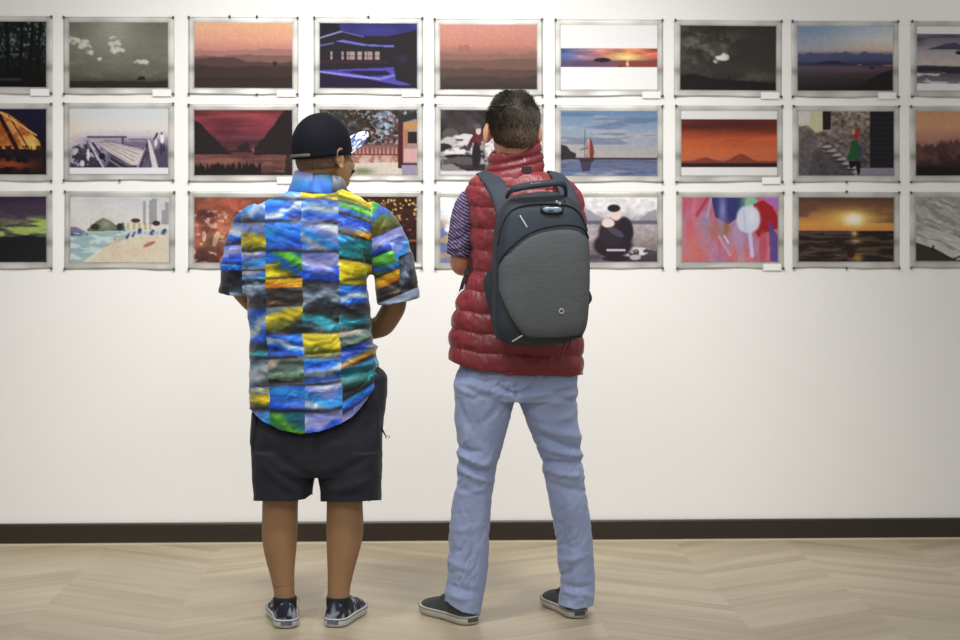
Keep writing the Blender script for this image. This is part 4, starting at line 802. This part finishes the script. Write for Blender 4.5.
# thin tattoo-like band above the left ankle
V, F = tube([[*(P(283.4, 584+1.0*math.sin(a*2), 5.407)+RGT*.0365*math.cos(a)+FWD*.0365*math.sin(a)), .0011] for a in np.linspace(0, 2*math.pi, 40)], N=6); mesh('ankle_band', V, F, mat('dark_cord', (104, 76, 60), .7), man1)

# ---------------------------------------------------------------- man on the right
g2 = P(516, 0, 5.43); g2[2] = 0
man2 = person('person', 'person with bare head in red quilted vest and pale blue jeans, wearing a backpack', g2)
D2 = 5.42
hp2, L2, M2 = head_parts(P(512.5, 131, 5.42), .10, 1.02, .0)
ear_extra = [ell(L2((q_*.0905, -.008, -.012)), (.008, .016, .032), M2@rz(-q_*.5)) for q_ in (-1, 1)]
parts = hp2+ear_extra+[
    tube([[*L2((0, -.03, -.03)), .058], [*P(515, 150, 5.43), .058], [*P(517, 178, 5.44), .068]]),
    ell(P(522, 235, 5.45), (.14, .08, .13)), ell(P(520, 300, 5.45), (.15, .08, .16)), ell(P(516, 352, 5.45), (.14, .08, .11)),
    ptube([(482, 200, 5.45, .04), (562, 202, 5.46, .04)]),
    ptube([(480, 204, 5.465, .036), (466, 225, 5.485, .038), (460.5, 256, 5.50, .035), (460, 266, 5.52, .037), (476, 264, 5.64, .034), (505, 256, 5.71, .029), (522, 250, 5.72, .026)]),
    ptube([(564, 204, 5.46, .045), (568, 232, 5.50, .044), (564, 258, 5.60, .038), (545, 262, 5.665, .034), (510, 265, 5.685, .030), (484, 267, 5.65, .026)]),
    ptube([(486, 375, 5.44, .07), (484, 410, 5.44, .066), (479, 455, 5.44, .058), (474, 500, 5.43, .05), (468, 560, 5.44, .05), (466, 606, 5.44, .042)], N=24),
    ptube([(546, 375, 5.45, .07), (550, 410, 5.455, .066), (560, 455, 5.47, .058), (568, 500, 5.49, .05), (572, 560, 5.51, .045), (575, 602, 5.52, .038)], N=24)]
parts += hand_parts(P(480, 268, 5.63), -RGT*.62-FWD*.78-UP*.10, -FWD*.5-RGT*.1-UP*.6, 1, .80, .6)
parts += hand_parts(P(524, 249, 5.72), RGT+FWD*.1+UP*.15, FWD, -1, .9, .5)
V, F = fuse(parts, .0055, 5); mesh('body', V, F, skin2, man2)
hair2 = mat('dark_brown_hair', (56, 49, 42), .75, spec=.2, noise=(160, .35, (1, 1, .2)), bump=(240, .003, (1, 1, .15)))
face_extras(man2, L2, M2, 1.02, hair2)
hair_shell(L2, M2, 1.01, .0085, lambda l: np.minimum((l[:, 2]+.048-1.2*np.clip(l[:, 1]+.050, 0, 1)-.5*np.clip(np.abs(l[:, 0])-.03, 0, 1))*18, np.where(l[:, 2] < .06, (.055-l[:, 1])*25, (.085-l[:, 1])*25)), hair2, man2, strands=16000, lng=.016, amp=.004)

# striped shirt: only the left sleeve and the shoulders under the vest show
slv = ptube([(482, 196, 5.46, .046), (471, 201, 5.475, .052), (465.5, 217, 5.48, .051), (462.5, 235, 5.485, .049), (460.5, 250, 5.495, .048), (460, 254, 5.50, .047)], N=36, rnd=False)
V, F = fuse([slv], .003, 5); n = normals(V, F); px, py, d = inv(V)
V = V+n*(.006*(fbm(px*.15, py*.22, d*20, 4, 3)-.5)+folds(px, py, [(450, 240, 466, 234, 2, -.005), (450, 248, 464, 244, 2, .004), (452, 228, 466, 224, 2, .003)]))[:, None]
st = (py-(px-455)*.62+1.5*np.sin(px*.2))/3.6; f_ = st % 1; m = (f_ < .32)
cc = np.where(m[:, None], (150, 134, 168), (46, 30, 70)); m_str = mat('striped_knit', (255, 255, 255), .8, attr=True)
slo = mesh('sleeve', V, F, m_str, man2, col=lin(cc))
srv = ptube([(563, 212, 5.46, .040), (568, 228, 5.50, .046), (567, 246, 5.55, .046), (562, 254, 5.59, .043)], N=36, rnd=False)
V, F = fuse([srv], .004, 5); px, py, d = inv(V); st = (py-(px-575)*.5)/3.55; cc = np.where(((st % 1) < .36)[:, None], (176, 160, 190), (50, 32, 74)); mesh('sleeve', V, F, m_str, man2, col=lin(cc))

# jeans
pel = loft([(356, 466, 574, 5.44, .10), (372, 456, 578, 5.44, .122, 2.5), (388, 454, 577, 5.44, .128, 2.5), (400, 454, 576.5, 5.44, .118, 2.5)], N=80)
def leg(rows): return loft(rows, N=60)
jl = leg([(380, 454, 514, 5.435, .115, 2.4), (400, 454.5, 515, 5.435, .112, 2.4), (421, 455, 509.5, 5.435, .100, 2.3), (441, 456.5, 504, 5.435, .092, 2.3), (461, 458, 499, 5.43, .084, 2.2), (486, 456, 493.5, 5.43, .078, 2.2), (502, 453, 491.5, 5.43, .078, 2.2), (522, 449.5, 490.5, 5.43, .078, 2.2), (545, 448.5, 489.5, 5.43, .076, 2.2), (571, 447.5, 487, 5.43, .075, 2.2), (590, 444.5, 484, 5.43, .076, 2.2), (625, 443.5, 479, 5.43, .078, 2.2)])
jr = leg([(380, 516, 577.3, 5.445, .115, 2.4), (400, 518, 577, 5.45, .112, 2.4), (421, 526, 577.5, 5.455, .100, 2.3), (441, 534, 580, 5.46, .092, 2.3), (461, 541, 582, 5.465, .084, 2.2), (486, 545.5, 585, 5.475, .079, 2.2), (502, 549, 588, 5.48, .078, 2.2), (522, 553, 591.5, 5.49, .078, 2.2), (543, 556.5, 593, 5.50, .076, 2.2), (563, 558, 594, 5.505, .074, 2.2), (583, 560, 595, 5.51, .072, 2.2), (620, 558, 592, 5.51, .074, 2.2)])
V, F = fuse([pel, jl, jr], .0042, 5)
V, F = cut_below(V, F, lambda x: np.interp(x, [440, 445, 452, 462, 476, 486, 552, 562, 575, 588, 596], [597, 600, 606, 612, 615, 615, 600, 606, 609.5, 608, 604]))
px, py, d = inv(V); n = normals(V, F)
JF = [(516, 394, 500, 386, 2.2, -.014), (516, 394, 534, 385, 2.2, -.014), (512, 396, 470, 384, 4, .007), (520, 398, 570, 384, 3.5, .008), (500, 392, 470, 396, 3, -.006), (530, 388, 572, 390, 3, -.007), (575, 392, 550, 404, 4, .008), (578, 400, 556, 396, 2.6, -.009), (456, 386, 484, 398, 3, .007), (516, 398, 516, 384, 1.8, -.012),
      (458, 400, 472, 430, 3.5, -.007), (464, 398, 466, 440, 3, .006), (476, 404, 490, 440, 4, .005), (500, 405, 480, 424, 3.5, -.006), (458, 452, 488, 466, 3.2, .012), (460, 462, 484, 474, 3, -.012), (460, 470, 494, 482, 3.2, .010), (456, 446, 480, 452, 3, -.009), (494, 455, 476, 470, 3, .008), (456, 486, 480, 494, 3, -.006), (462, 494, 488, 486, 3, .006), (484, 470, 486, 600, 3.5, .005), (474, 500, 470, 600, 4, -.005), (466, 440, 456, 466, 3, .007),
      (536, 425, 578, 437, 4, .009), (540, 436, 580, 449, 3.2, -.010), (542, 446, 582, 456, 3.5, .010), (544, 462, 583, 462, 3, -.009), (546, 470, 585, 476, 3.5, .009), (556, 420, 576, 412, 4, .006), (530, 410, 552, 424, 4, .005), (548, 482, 580, 490, 3, -.006), (574, 420, 582, 470, 4, .006), (570, 500, 578, 600, 3.5, .006), (562, 510, 568, 600, 4, -.005), (585, 510, 590, 590, 3.5, -.004), (559, 575, 575, 568, 3, -.007), (560, 560, 585, 556, 3, .005),
      (450, 585, 476, 592, 3, -.006), (446, 592, 470, 600, 3, .006), (449, 560, 470, 570, 3.5, .005), (452, 530, 478, 524, 4, .004), (560, 590, 592, 596, 3, .006), (562, 584, 590, 586, 2.5, -.005)]
wr = fbm(px*.09, py*.055, d*12, 4, 3)-.5
rg = np.abs(fbm((px+py*.5)*.085, (py-px*.35)*.05, d*9, 31, 3)-.5)
V = V+n*(folds(px, py, JF)*1.15+.008*wr+.003*(fbm(px*.2, py*.16, d*20, 8, 3)-.5)-.004*np.exp(-(rg/.075)**2)*ss(.3, .6, fbm(px*.03, py*.03, 0, 55, 2)))[:, None]
m_jean = mat('pale_blue_denim', (148, 161, 199), .75, sheen=.15, noise=(5, .07, (1, 1, 1)), bump=(500, .0008, (1, 1, 1)))
jeans = mesh('jeans', V, F, m_jean, man2); solid(jeans, .003)

# quilted vest
VD = 5.44
tv = loft([(170, 486, 548, VD, .075, 2.1), (175, 476, 560, VD, .088, 2.1), (181, 468, 572, VD, .098, 2.3), (189, 465, 580, VD, .108, 2.4), (202, 466.5, 585, VD, .118, 2.5), (222, 469, 587.5, VD, .124, 2.5), (250, 470, 588, VD, .126, 2.5), (272, 469, 587, VD, .128, 2.5), (288, 463, 586, VD, .132, 2.5), (302, 455.5, 585, VD, .136, 2.5),
           (322, 451, 584, VD, .140, 2.5), (345, 448.5, 583.5, VD, .142, 2.5), (365, 448.5, 583.5, VD, .142, 2.5), (385, 449, 583, VD, .142, 2.5)], N=110, step=3)
V, F = fuse([tv], .0036, 6)
V, F = cut_below(V, F, lambda x: np.interp(x, [445, 452, 462, 480, 510, 545, 575, 590], [357, 361, 366.5, 371, 374.5, 376, 376, 374]))
px, py, d = inv(V); n = normals(V, F)
droop = np.interp(px, [445, 455, 480, 520, 560, 590], [-8, -4.5, -.5, 1.5, 3, 2.5])
q_ = py-droop+3*(fbm(px*.05, py*.02, 0, 77, 2)-.5)
seams = np.array([166, 186.5, 207.5, 229, 251, 272, 292, 314, 334, 353, 373, 392])
k = np.clip(np.searchsorted(seams, q_)-1, 0, len(seams)-2); t = np.clip((q_-seams[k])/(seams[k+1]-seams[k]), 0, 1)
lvl = np.where(q_ > 280, 1.0, .7)*.72
puff = np.abs(np.sin(t*math.pi))**.55
wv = fbm(px*.22, py*.05, d*30, 3, 3)-.5; wv2 = fbm(px*.10, py*.10, d*14, 13, 3)-.5; edge_ = 1-np.abs(2*t-1)
side = np.clip(np.abs(px-520)/60, 0, 1)
hz_ = .014*lvl*puff+.010*wv*(.35+.65*(1-edge_))*lvl+.010*wv2
V = V+n*(hz_-.008)[:, None]
m_vest = mat('red_quilted_nylon', (124, 44, 50), .4, spec=.45, noise=(4, .08, (1, 1, 1)), bump=(70, .003, (1, 1, .45)))
vest = mesh('vest', V, F, m_vest, man2); solid(vest, .004)
# standing collar and the hood base below it
R = []; th = np.linspace(0, 2*math.pi, 110, endpoint=False)
for k_, (y0, a0, b0, sh) in enumerate([(180, 29.5, .096, 0), (175, 29.5, .094, 0), (171, 30.5, .094, 0), (166.5, 29, .088, .002), (165.5, 28.2, .086, -.003), (164, 29, .087, .003), (160, 27.8, .084, .003), (157.5, 26.2, .079, -.003), (156, 26.8, .080, .003), (152, 26, .078, .004), (148.5, 25.0, .076, .002), (146.8, 24, .073, 0), (147.5, 22.8, .069, 0), (156, 22.5, .068, 0)]):
    cx_ = 515-(y0-147)*.03; a = a0/F_PX*5.43; til = .020*np.cos(th)+.014*(np.sin(th))
    R.append(P(cx_, y0, 5.44)+(np.cos(th)*(a+sh*.6))[:, None]*RGT+(np.sin(th)*(b0+sh))[:, None]*FWD+til[:, None]*UP)
V, F = ringmesh(R, cap=False); px, py, d = inv(V); n_ = (V-V.mean(0)); n_[:, 2] = 0; n_ /= np.linalg.norm(n_, axis=1)[:, None]
V = V+n_*(.005*(fbm(px*.2, py*.2, d*20, 5, 3)-.5))[:, None]
mesh('vest_collar', V, F, m_vest, man2)
m_tagg = mat('grey_rubber_patch', (98, 78, 84), .5)

# shoes
m_grey = mat('grey_canvas', (62, 66, 66), .8, noise=(40, .12, (1, 1, 1)), bump=(400, .0005, (1, 1, 1))); m_whs = mat('off_white_rubber', (186, 184, 176), .5, noise=(30, .08, (1, 1, 1))); m_dkl = mat('black_lace', (28, 28, 30), .8)
m_lace_dark = m_grey
ha = Fp(472.5, 625.5); hb = Fp(579.5, 619)
shoe(man2, ha, .56, m_grey, m_whs, m_dkl, .285, 1.12, None, mat('dark_heel_patch', (70, 72, 76), .5), m_line=mat('grey_foxing_line', (120, 120, 116), .5)); shoe(man2, hb, .27, m_grey, m_whs, m_dkl, .285, 1.12, None, bpy.data.materials['dark_heel_patch'], m_line=bpy.data.materials['grey_foxing_line'])

# ---------------------------------------------------------------- backpack
bo = P(541, 335, 5.22)
pack = thing('backpack', 'slate grey and dark hard-shell backpack worn over the red quilted vest', 'backpack', bo)
YB = .13; MB_ = rz(YB)      # turned so that its left flank shows
XB, NB = MB_@RGT, MB_@FWD   # pack axes: across, into the body
m_dark = mat('dark_pack_fabric', (42, 50, 59), .7, noise=(8, .10, (1, 1, 1)), bump=(300, .0008, (1, 1, 1)))
m_navy = mat('blue_grey_pack_fabric', (38, 48, 60), .68, noise=(7, .10, (1, 1, 1)), bump=(340, .0008, (1, 1, 1)))
m_gpan = mat('heather_grey_pack_panel', (84, 88, 91), .75, noise=(60, .12, (.35, .35, 2.2)), bump=(260, .001, (.4, .4, 2)))
m_black = mat('black_webbing', (22, 24, 27), .7, bump=(300, .0008, (1, 1, 1)))
m_refl = mat('reflective_strip', (196, 200, 200), .35, metal=.3)
FD = 5.08                                            # distance of the outer face
C0 = P(547.2, 268, FD)
def loc2(px_, py_):                                  # picture measurements turned into metres on the pack's own face
    V_ = P(px_, py_, FD)-C0; return np.array([V_@RGT/math.cos(YB), V_[2]])
OUT = [(525, 193), (545, 190.5), (562, 191), (575, 195.5), (584, 205), (590, 222), (593, 245), (593.5, 275), (592.5, 305), (590.5, 326), (586.5, 337), (577, 342), (555, 346), (530, 347.5), (511, 345.5), (501, 341), (497.5, 331), (497, 305), (497.5, 275), (498, 250), (500, 226), (505, 208), (513, 197)]
O2 = np.array([loc2(*p) for p in OUT])
def dens(A, k, it=2, closed=True):
    A = np.vstack([A, A[:1]]) if closed else A
    s_ = np.r_[0, np.cumsum(np.linalg.norm(np.diff(A, axis=0), axis=1))]; t_ = np.linspace(0, s_[-1], k, endpoint=not closed)
    B = np.stack([np.interp(t_, s_, A[:, i]) for i in range(A.shape[1])], 1)
    for _ in range(it):
        if closed: B = (np.roll(B, 1, 0)+2*B+np.roll(B, -1, 0))/4
        else: B[1:-1] = (B[:-2]+2*B[1:-1]+B[2:])/4
    return B
OD = dens(O2, 120, 3); cen = OD.mean(0)
ang = np.arctan2(*(OD-cen).T[::-1]); rad = np.linalg.norm(OD-cen, axis=1); o_ = np.argsort(ang); AA, RR = ang[o_], rad[o_]
def face_off(p):                                     # dome of the outer face
    v = p-cen; r = np.linalg.norm(v, axis=1)/np.interp(np.arctan2(v[:, 1], v[:, 0]), AA, RR, period=2*math.pi); r = np.clip(r, 0, 1)
    zz = (p[:, 1]-cen[1])/.26
    return .012*r**2+.040*(1-np.sqrt(np.clip(1-r**7, 0, 1)))+.030*np.clip(zz-.05, 0, 1)**1.5-.004*np.clip(-zz, 0, 1)
def to3(p, off): return C0+p[:, :1]*XB+p[:, 1:2]*UP+np.asarray(off)[:, None]*NB
R = []
for sc_, dp in ((.80, .172), (.93, .168), (.985, .150), (.995, .10), (1.0, .055)):
    q2 = cen+(OD-cen)*sc_; R.append(to3(q2, np.full(len(q2), dp)+.030*np.clip((q2[:, 1]-cen[1])/.26-.05, 0, 1)**1.5*(1 if dp < .1 else .3)))
for sc_ in (.997, .985, .965, .93, .86, .7, .5, .3, .12):
    q2 = cen+(OD-cen)*sc_; R.append(to3(q2, face_off(q2)))
V, F = ringmesh(R); shell_ = (V, F)
def patch(name, pts, mt, th, parent=pack, k=90, it=2, lift=0.0, rim=.35):
    B = dens(np.array([loc2(*p) for p in pts]), k, it); c = B.mean(0); R = []
    R.append(to3(B, face_off(B)+.004)); R.append(to3(B, face_off(B)-lift))
    for s_ in (.985, .96, .92, .86, .75, .6, .42, .22, .08):
        q2 = c+(B-c)*s_; e = 1-((s_-.86)/.14)**2 if s_ > .86 else 1.0
        wv_ = .0025*(fbm(q2[:, 0]*14, q2[:, 1]*26, 0, 5, 3)-.5)*(s_ < .95)*(th > .003)
        R.append(to3(q2, face_off(q2)-lift-th*max(e, .15)-wv_))
    V, F = ringmesh(R); return mesh(name, V, F, mt, parent)
def strip(name, pts, mt, r, parent=pack, lift=.002, flat=1.0, N=10):
    B = dens(np.array([loc2(*p) for p in pts], float), 30, 1, False); Q = to3(B, face_off(B)-lift)
    V, F = tube([[*a, r] for a in Q], N=N, flat=flat); return mesh(name, V, F, mt, parent)
patch('top_pocket', [(507, 219), (510, 212.5), (517, 209), (529, 207), (550, 206.5), (572, 207.5), (580, 211), (586, 222), (590, 236), (590, 244), (583, 240), (545, 238), (520, 246), (509, 256), (503, 258), (503, 238)], m_navy, .004)
gp = patch('front_panel', [(499.8, 268), (502.5, 259), (508, 251.5), (516, 244), (526, 236), (537, 231), (549, 228), (563, 226.3), (576, 226.8), (585, 229.5), (590.5, 237), (591.5, 250), (592, 280), (591, 308), (588.5, 326), (584, 335.5), (570, 337.3), (550, 338), (530, 338), (524.5, 335.5), (517, 327), (508, 312), (501.5, 300), (500, 290)], m_gpan, .006, it=1)
strip('pocket_zip', [(500, 262), (506, 252), (516, 242.5), (527, 234), (540, 228.6), (552, 225.8), (566, 224.3), (579, 225.4), (588, 230), (591.5, 238)], m_black, .0028, lift=.005)
strip('main_zip', [(499.5, 244), (502, 229), (506, 218), (512, 210.5), (520, 206), (535, 203.6), (552, 203.4), (568, 204.2), (578, 207.5), (585, 216), (590.5, 230)], m_black, .0028, lift=.003)
strip('lower_seam', [(500, 292), (507, 312), (516, 327.5), (524, 337), (532, 340), (560, 340.2), (585, 337.5)], m_black, .0022, lift=.004)
strip('reflective_strip', [(521, 216), (524, 221), (527.3, 227)], m_refl, .0026, lift=.005)
strip('reflective_strip', [(513.5, 341.5), (518, 338.5), (522.5, 335.5)], m_refl, .0026, lift=.004)
# ring-shaped mark on the panel
cr = loc2(561.3, 311.2); tt = np.linspace(0, 2*math.pi, 30)
B = np.stack([cr[0]+.0072*np.cos(tt), cr[1]+.0072*np.sin(tt)], 1); V, F = tube([[*a, .0018] for a in to3(B, face_off(B)-.0075)], N=8); mesh('ring_emblem', V, F, m_refl, gp)
# combination lock with zip pullers
m_lock = mat('lock_blue_grey_metal', (136, 156, 174), .35, metal=.4); m_lk2 = mat('lock_black', (14, 18, 26), .5)
B = dens(np.array([loc2(*p) for p in [(542, 207.5), (546, 205.5), (553, 206.5), (561, 206), (564.5, 208), (564, 213), (559, 215), (545, 214.5), (541.5, 211)]]), 60, 2)
c = B.mean(0); of = float(face_off(c[None])[0]); R = [to3(c+(B-c)*s_, np.full(60, of+z_)) for s_, z_ in ((1, .004), (1.04, -.008), (1, -.011), (.7, -.012), (.2, -.012))]
V, F = ringmesh(R); lk = mesh('combination_lock', V, F, m_lk2, pack)
R = [to3(c+(B-c)*np.array([.86, .62])*s_+[0, .002], np.full(60, of+z_)) for s_, z_ in ((1, -.010), (1, -.016), (.9, -.018), (.3, -.018))]
V, F = ringmesh(R); mesh('lock_face', V, F, m_lock, lk)
for dx in (.0045, .0105, .0165):
    V, F = box((0, 0, 0), (.0018, .002, .0028)); p0 = to3((c+[dx-.0155, -.001])[None], [of-.018])[0]; mesh('dial', V@rz(YB).T+p0, F, m_lk2, lk, smooth=False)
for (x_, y_) in ((558, 201.5), (561, 203), (566, 201.5)):
    p0 = loc2(x_, y_); V, F = tube([[*to3(np.array([p0+[.003*math.cos(a), .0042*math.sin(a)]]), [of-.006])[0], .0014] for a in np.linspace(0, 2*math.pi, 16)], N=8); mesh('zip_puller', V, F, m_refl if x_ < 565 else m_black, pack)
# grab handle
hpts = [(510, 196, .035), (511.5, 191, .010), (516, 188.3, -.002), (530, 185.5, -.010), (545, 183.5, -.012), (559, 182, -.010), (565.5, 183, -.002), (569, 189, .015), (570, 196, .035)]
H = []
for x_, y_, o2 in hpts: p0 = loc2(x_, y_); H.append([*(C0+p0[0]*XB+p0[1]*UP+(o2+.035)*NB), .0125 if 512 < x_ < 566 else .008])
V, F = tube(H, N=16, flat=.75); hd = mesh('grab_handle', V, F, m_navy, pack)
for dx, w_ in ((532, .0022), (535.2, .0012), (537.4, .0012), (539.6, .0012)):
    p0 = loc2(dx, 183.4-(dx-532)*.12); V, F = box((0, 0, 0), (w_, .001, .0016)); mesh('handle_mark', V+C0+p0[0]*XB+p0[1]*UP+(.010)*NB, F, m_refl, hd, smooth=False)
# the shell, resting against the vest, then down the chest
from mathutils.bvhtree import BVHTree
bpy.context.view_layer.update()
trees = []
for ch in man2.children:
    if ch.type == 'MESH' and ch.name.split('.')[0] in ('body', 'vest', 'vest_collar', 'sleeve', 'jeans'):
        off_ = np.array(man2['_o']); vv = [v.co+Vector(off_) for v in ch.data.vertices]; trees.append(BVHTree.FromPolygons(vv, [tuple(p_.vertices) for p_ in ch.data.polygons]))
collar_v = None
for ch in man2.children:
    if ch.name.startswith('vest_collar'): collar_v = np.array([v.co for v in ch.data.vertices])+np.array(man2['_o'])
def clear(V, mg=.002, reach=.09):
    V = np.array(V)
    if collar_v is not None and V[:, 2].max() > 1.45:
        ax_ = P(516, 160, 5.44); cr_ = (collar_v-ax_)[:, :2]; ca_ = np.arctan2(cr_[:, 1], cr_[:, 0]); cd_ = np.hypot(*cr_.T)
        for i, v in enumerate(V):
            r_ = (v-ax_)[:2]; a_ = math.atan2(r_[1], r_[0]); m_ = (np.abs(collar_v[:, 2]-v[2]) < .014) & (np.abs((ca_-a_+math.pi) % (2*math.pi)-math.pi) < .2)
            if m_.any() and np.hypot(*r_) < cd_[m_].max()+.006: V[i, :2] = ax_[:2]+r_/np.hypot(*r_)*(cd_[m_].max()+.006)
    for it in range(12):
        mv = 0
        for tr in trees:
            for i, v in enumerate(V):
                h, nn, _, dist = tr.find_nearest(Vector(v), reach)
                if h is None: continue
                sd = (Vector(v)-h).dot(nn)
                if sd < mg and abs(sd) > .3*dist:
                    V[i] = np.array(h)+np.array(nn)*mg*1.15; mv += 1
        if not mv: break
    return V
wg = dens(np.array([(P(*p_, 5.21)-P(496, 295, 5.21))@np.stack([RGT, UP], 1) for p_ in [(502, 250), (494, 263), (482.5, 279), (485.5, 298), (490, 314), (495.5, 336), (506, 345), (512, 300)]]), 70, 2)
R = [P(496, 295, 5.21)+(wg*k_)[:, :1]*RGT+(wg*k_)[:, 1:]*UP+FWD*(o_2+.5*np.clip(-(wg*k_)[:, :1], 0, 1)) for k_, o_2 in ((.3, .016), (.9, .014), (1, .004), (.97, -.006), (.85, -.010), (.4, -.012), (.1, -.012))]
V, F = ringmesh(R); mesh('side_wing', clear(V), F, m_dark, pack)
def snap(p, dz=.0):
    b = min((t_.find_nearest(Vector(p)) for t_ in trees), key=lambda q_: q_[3]); return np.array(b[0])+np.array(b[1])*dz
V, F = box((0, 0, 0), (.0175, .0015, .012)); mesh('neck_patch', V@rx(.45).T+snap(P(528.5, 168.5, 5.33), .008), F, m_tagg, man2, smooth=False)
V, F = box((0, 0, 0), (.0035, .002, .007)); mesh('hanging_loop', V+snap(P(525, 157.5, 5.343), .003), F, mat('pale_pink_tape', (196, 140, 146), .6), man2, smooth=False)
mesh('body_shell', clear(shell_[0]), shell_[1], m_dark, pack)
def ribbon(pts, wd, th, mt, name, root):
    """pts: (px, py, depth, nx, ny_into, nz) centre line with outward normals"""
    A = np.array([[*P(a, b, c_)] for a, b, c_, *_ in pts]); Nn = np.array([RGT*x+FWD*y+UP*z for *_, x, y, z in pts]); Wd = np.array(wd if hasattr(wd, '__len__') else [wd]*len(pts), float)
    k = 40; s_ = np.r_[0, np.cumsum(np.linalg.norm(np.diff(A, axis=0), axis=1))]; t_ = np.linspace(0, s_[-1], k)
    A = np.stack([np.interp(t_, s_, A[:, i]) for i in range(3)], 1); Nn = np.stack([np.interp(t_, s_, Nn[:, i]) for i in range(3)], 1); Wd = np.interp(t_, s_, Wd)
    for _ in range(5): A[1:-1] = (A[:-2]+2*A[1:-1]+A[2:])/4; Nn[1:-1] = (Nn[:-2]+2*Nn[1:-1]+Nn[2:])/4
    T_ = np.gradient(A, axis=0); T_ /= np.linalg.norm(T_, axis=1)[:, None]; Nn -= T_*(Nn*T_).sum(1)[:, None]; Nn /= np.linalg.norm(Nn, axis=1)[:, None]; B_ = np.cross(T_, Nn)
    R = []
    for i in range(k):
        t2 = np.linspace(0, 2*math.pi, 28, endpoint=False); c_, s2 = np.cos(t2), np.sin(t2)
        R.append(A[i]+B_[i]*(np.sign(c_)*np.abs(c_)**.45*Wd[i]/2)[:, None]+Nn[i]*(np.sign(s2)*np.abs(s2)**.8*th/2)[:, None])
    V, F = ringmesh(R); return mesh(name, clear(V, .005, .12), F, mt, root)
ribbon([(507, 222, 5.23, -.3, -1, .2), (504, 206, 5.27, -.3, -1, .4), (499, 190, 5.30, -.3, -.8, .7), (490.5, 177, 5.36, -.3, -.4, 1), (484.5, 173.5, 5.44, -.2, .1, 1), (489, 178, 5.54, -.2, .8, .8), (489, 200, 5.565, -.1, 1, .2), (489, 235, 5.575, -.1, 1, 0), (489, 262, 5.578, -.1, 1, 0), (486, 284, 5.582, -.1, 1, 0), (482, 300, 5.585, -.1, 1, 0)], [.060, .062, .062, .060, .058, .060, .062, .058, .052, .04, .03], .014, m_navy, 'shoulder_strap', pack)
ribbon([(572, 222, 5.23, .3, -1, .2), (572, 204, 5.27, .3, -1, .4), (566, 188, 5.31, .3, -.8, .7), (558, 176, 5.37, .3, -.4, 1), (554, 172, 5.44, .2, .1, 1), (554, 179, 5.54, .2, .8, .8), (550, 205, 5.567, .1, 1, .2), (544, 240, 5.578, .1, 1, 0), (540, 285, 5.585, .1, 1, 0)], [.060, .062, .060, .058, .056, .056, .055, .05, .04], .014, m_navy, 'shoulder_strap', pack)
# strap wing that hangs at the left flank
ribbon([(473.5, 257, 5.41, -.6, -.9, 0), (470.5, 270, 5.41, -.6, -.9, 0), (465.5, 284, 5.41, -.6, -.9, 0), (460.5, 297, 5.42, -.6, -.9, 0)], [.022, .036, .036, .024], .007, m_black, 'side_strap', pack)
V, F = ptube([(584, 306, 5.22, .005), (588.5, 301.5, 5.23, .009), (590.5, 298, 5.24, .008), (589.5, 292, 5.24, .003)], N=10, flat=.6); mesh('buckle_end', V, F, m_black, pack)
for x_ in (563, 568):
    V, F = ptube([(x_+3, 340, 5.13, .0022), (x_+1, 345, 5.12, .0022), (x_-1.5, 350, 5.13, .0016)], N=8); mesh('cord_end', V, F, m_black, pack)
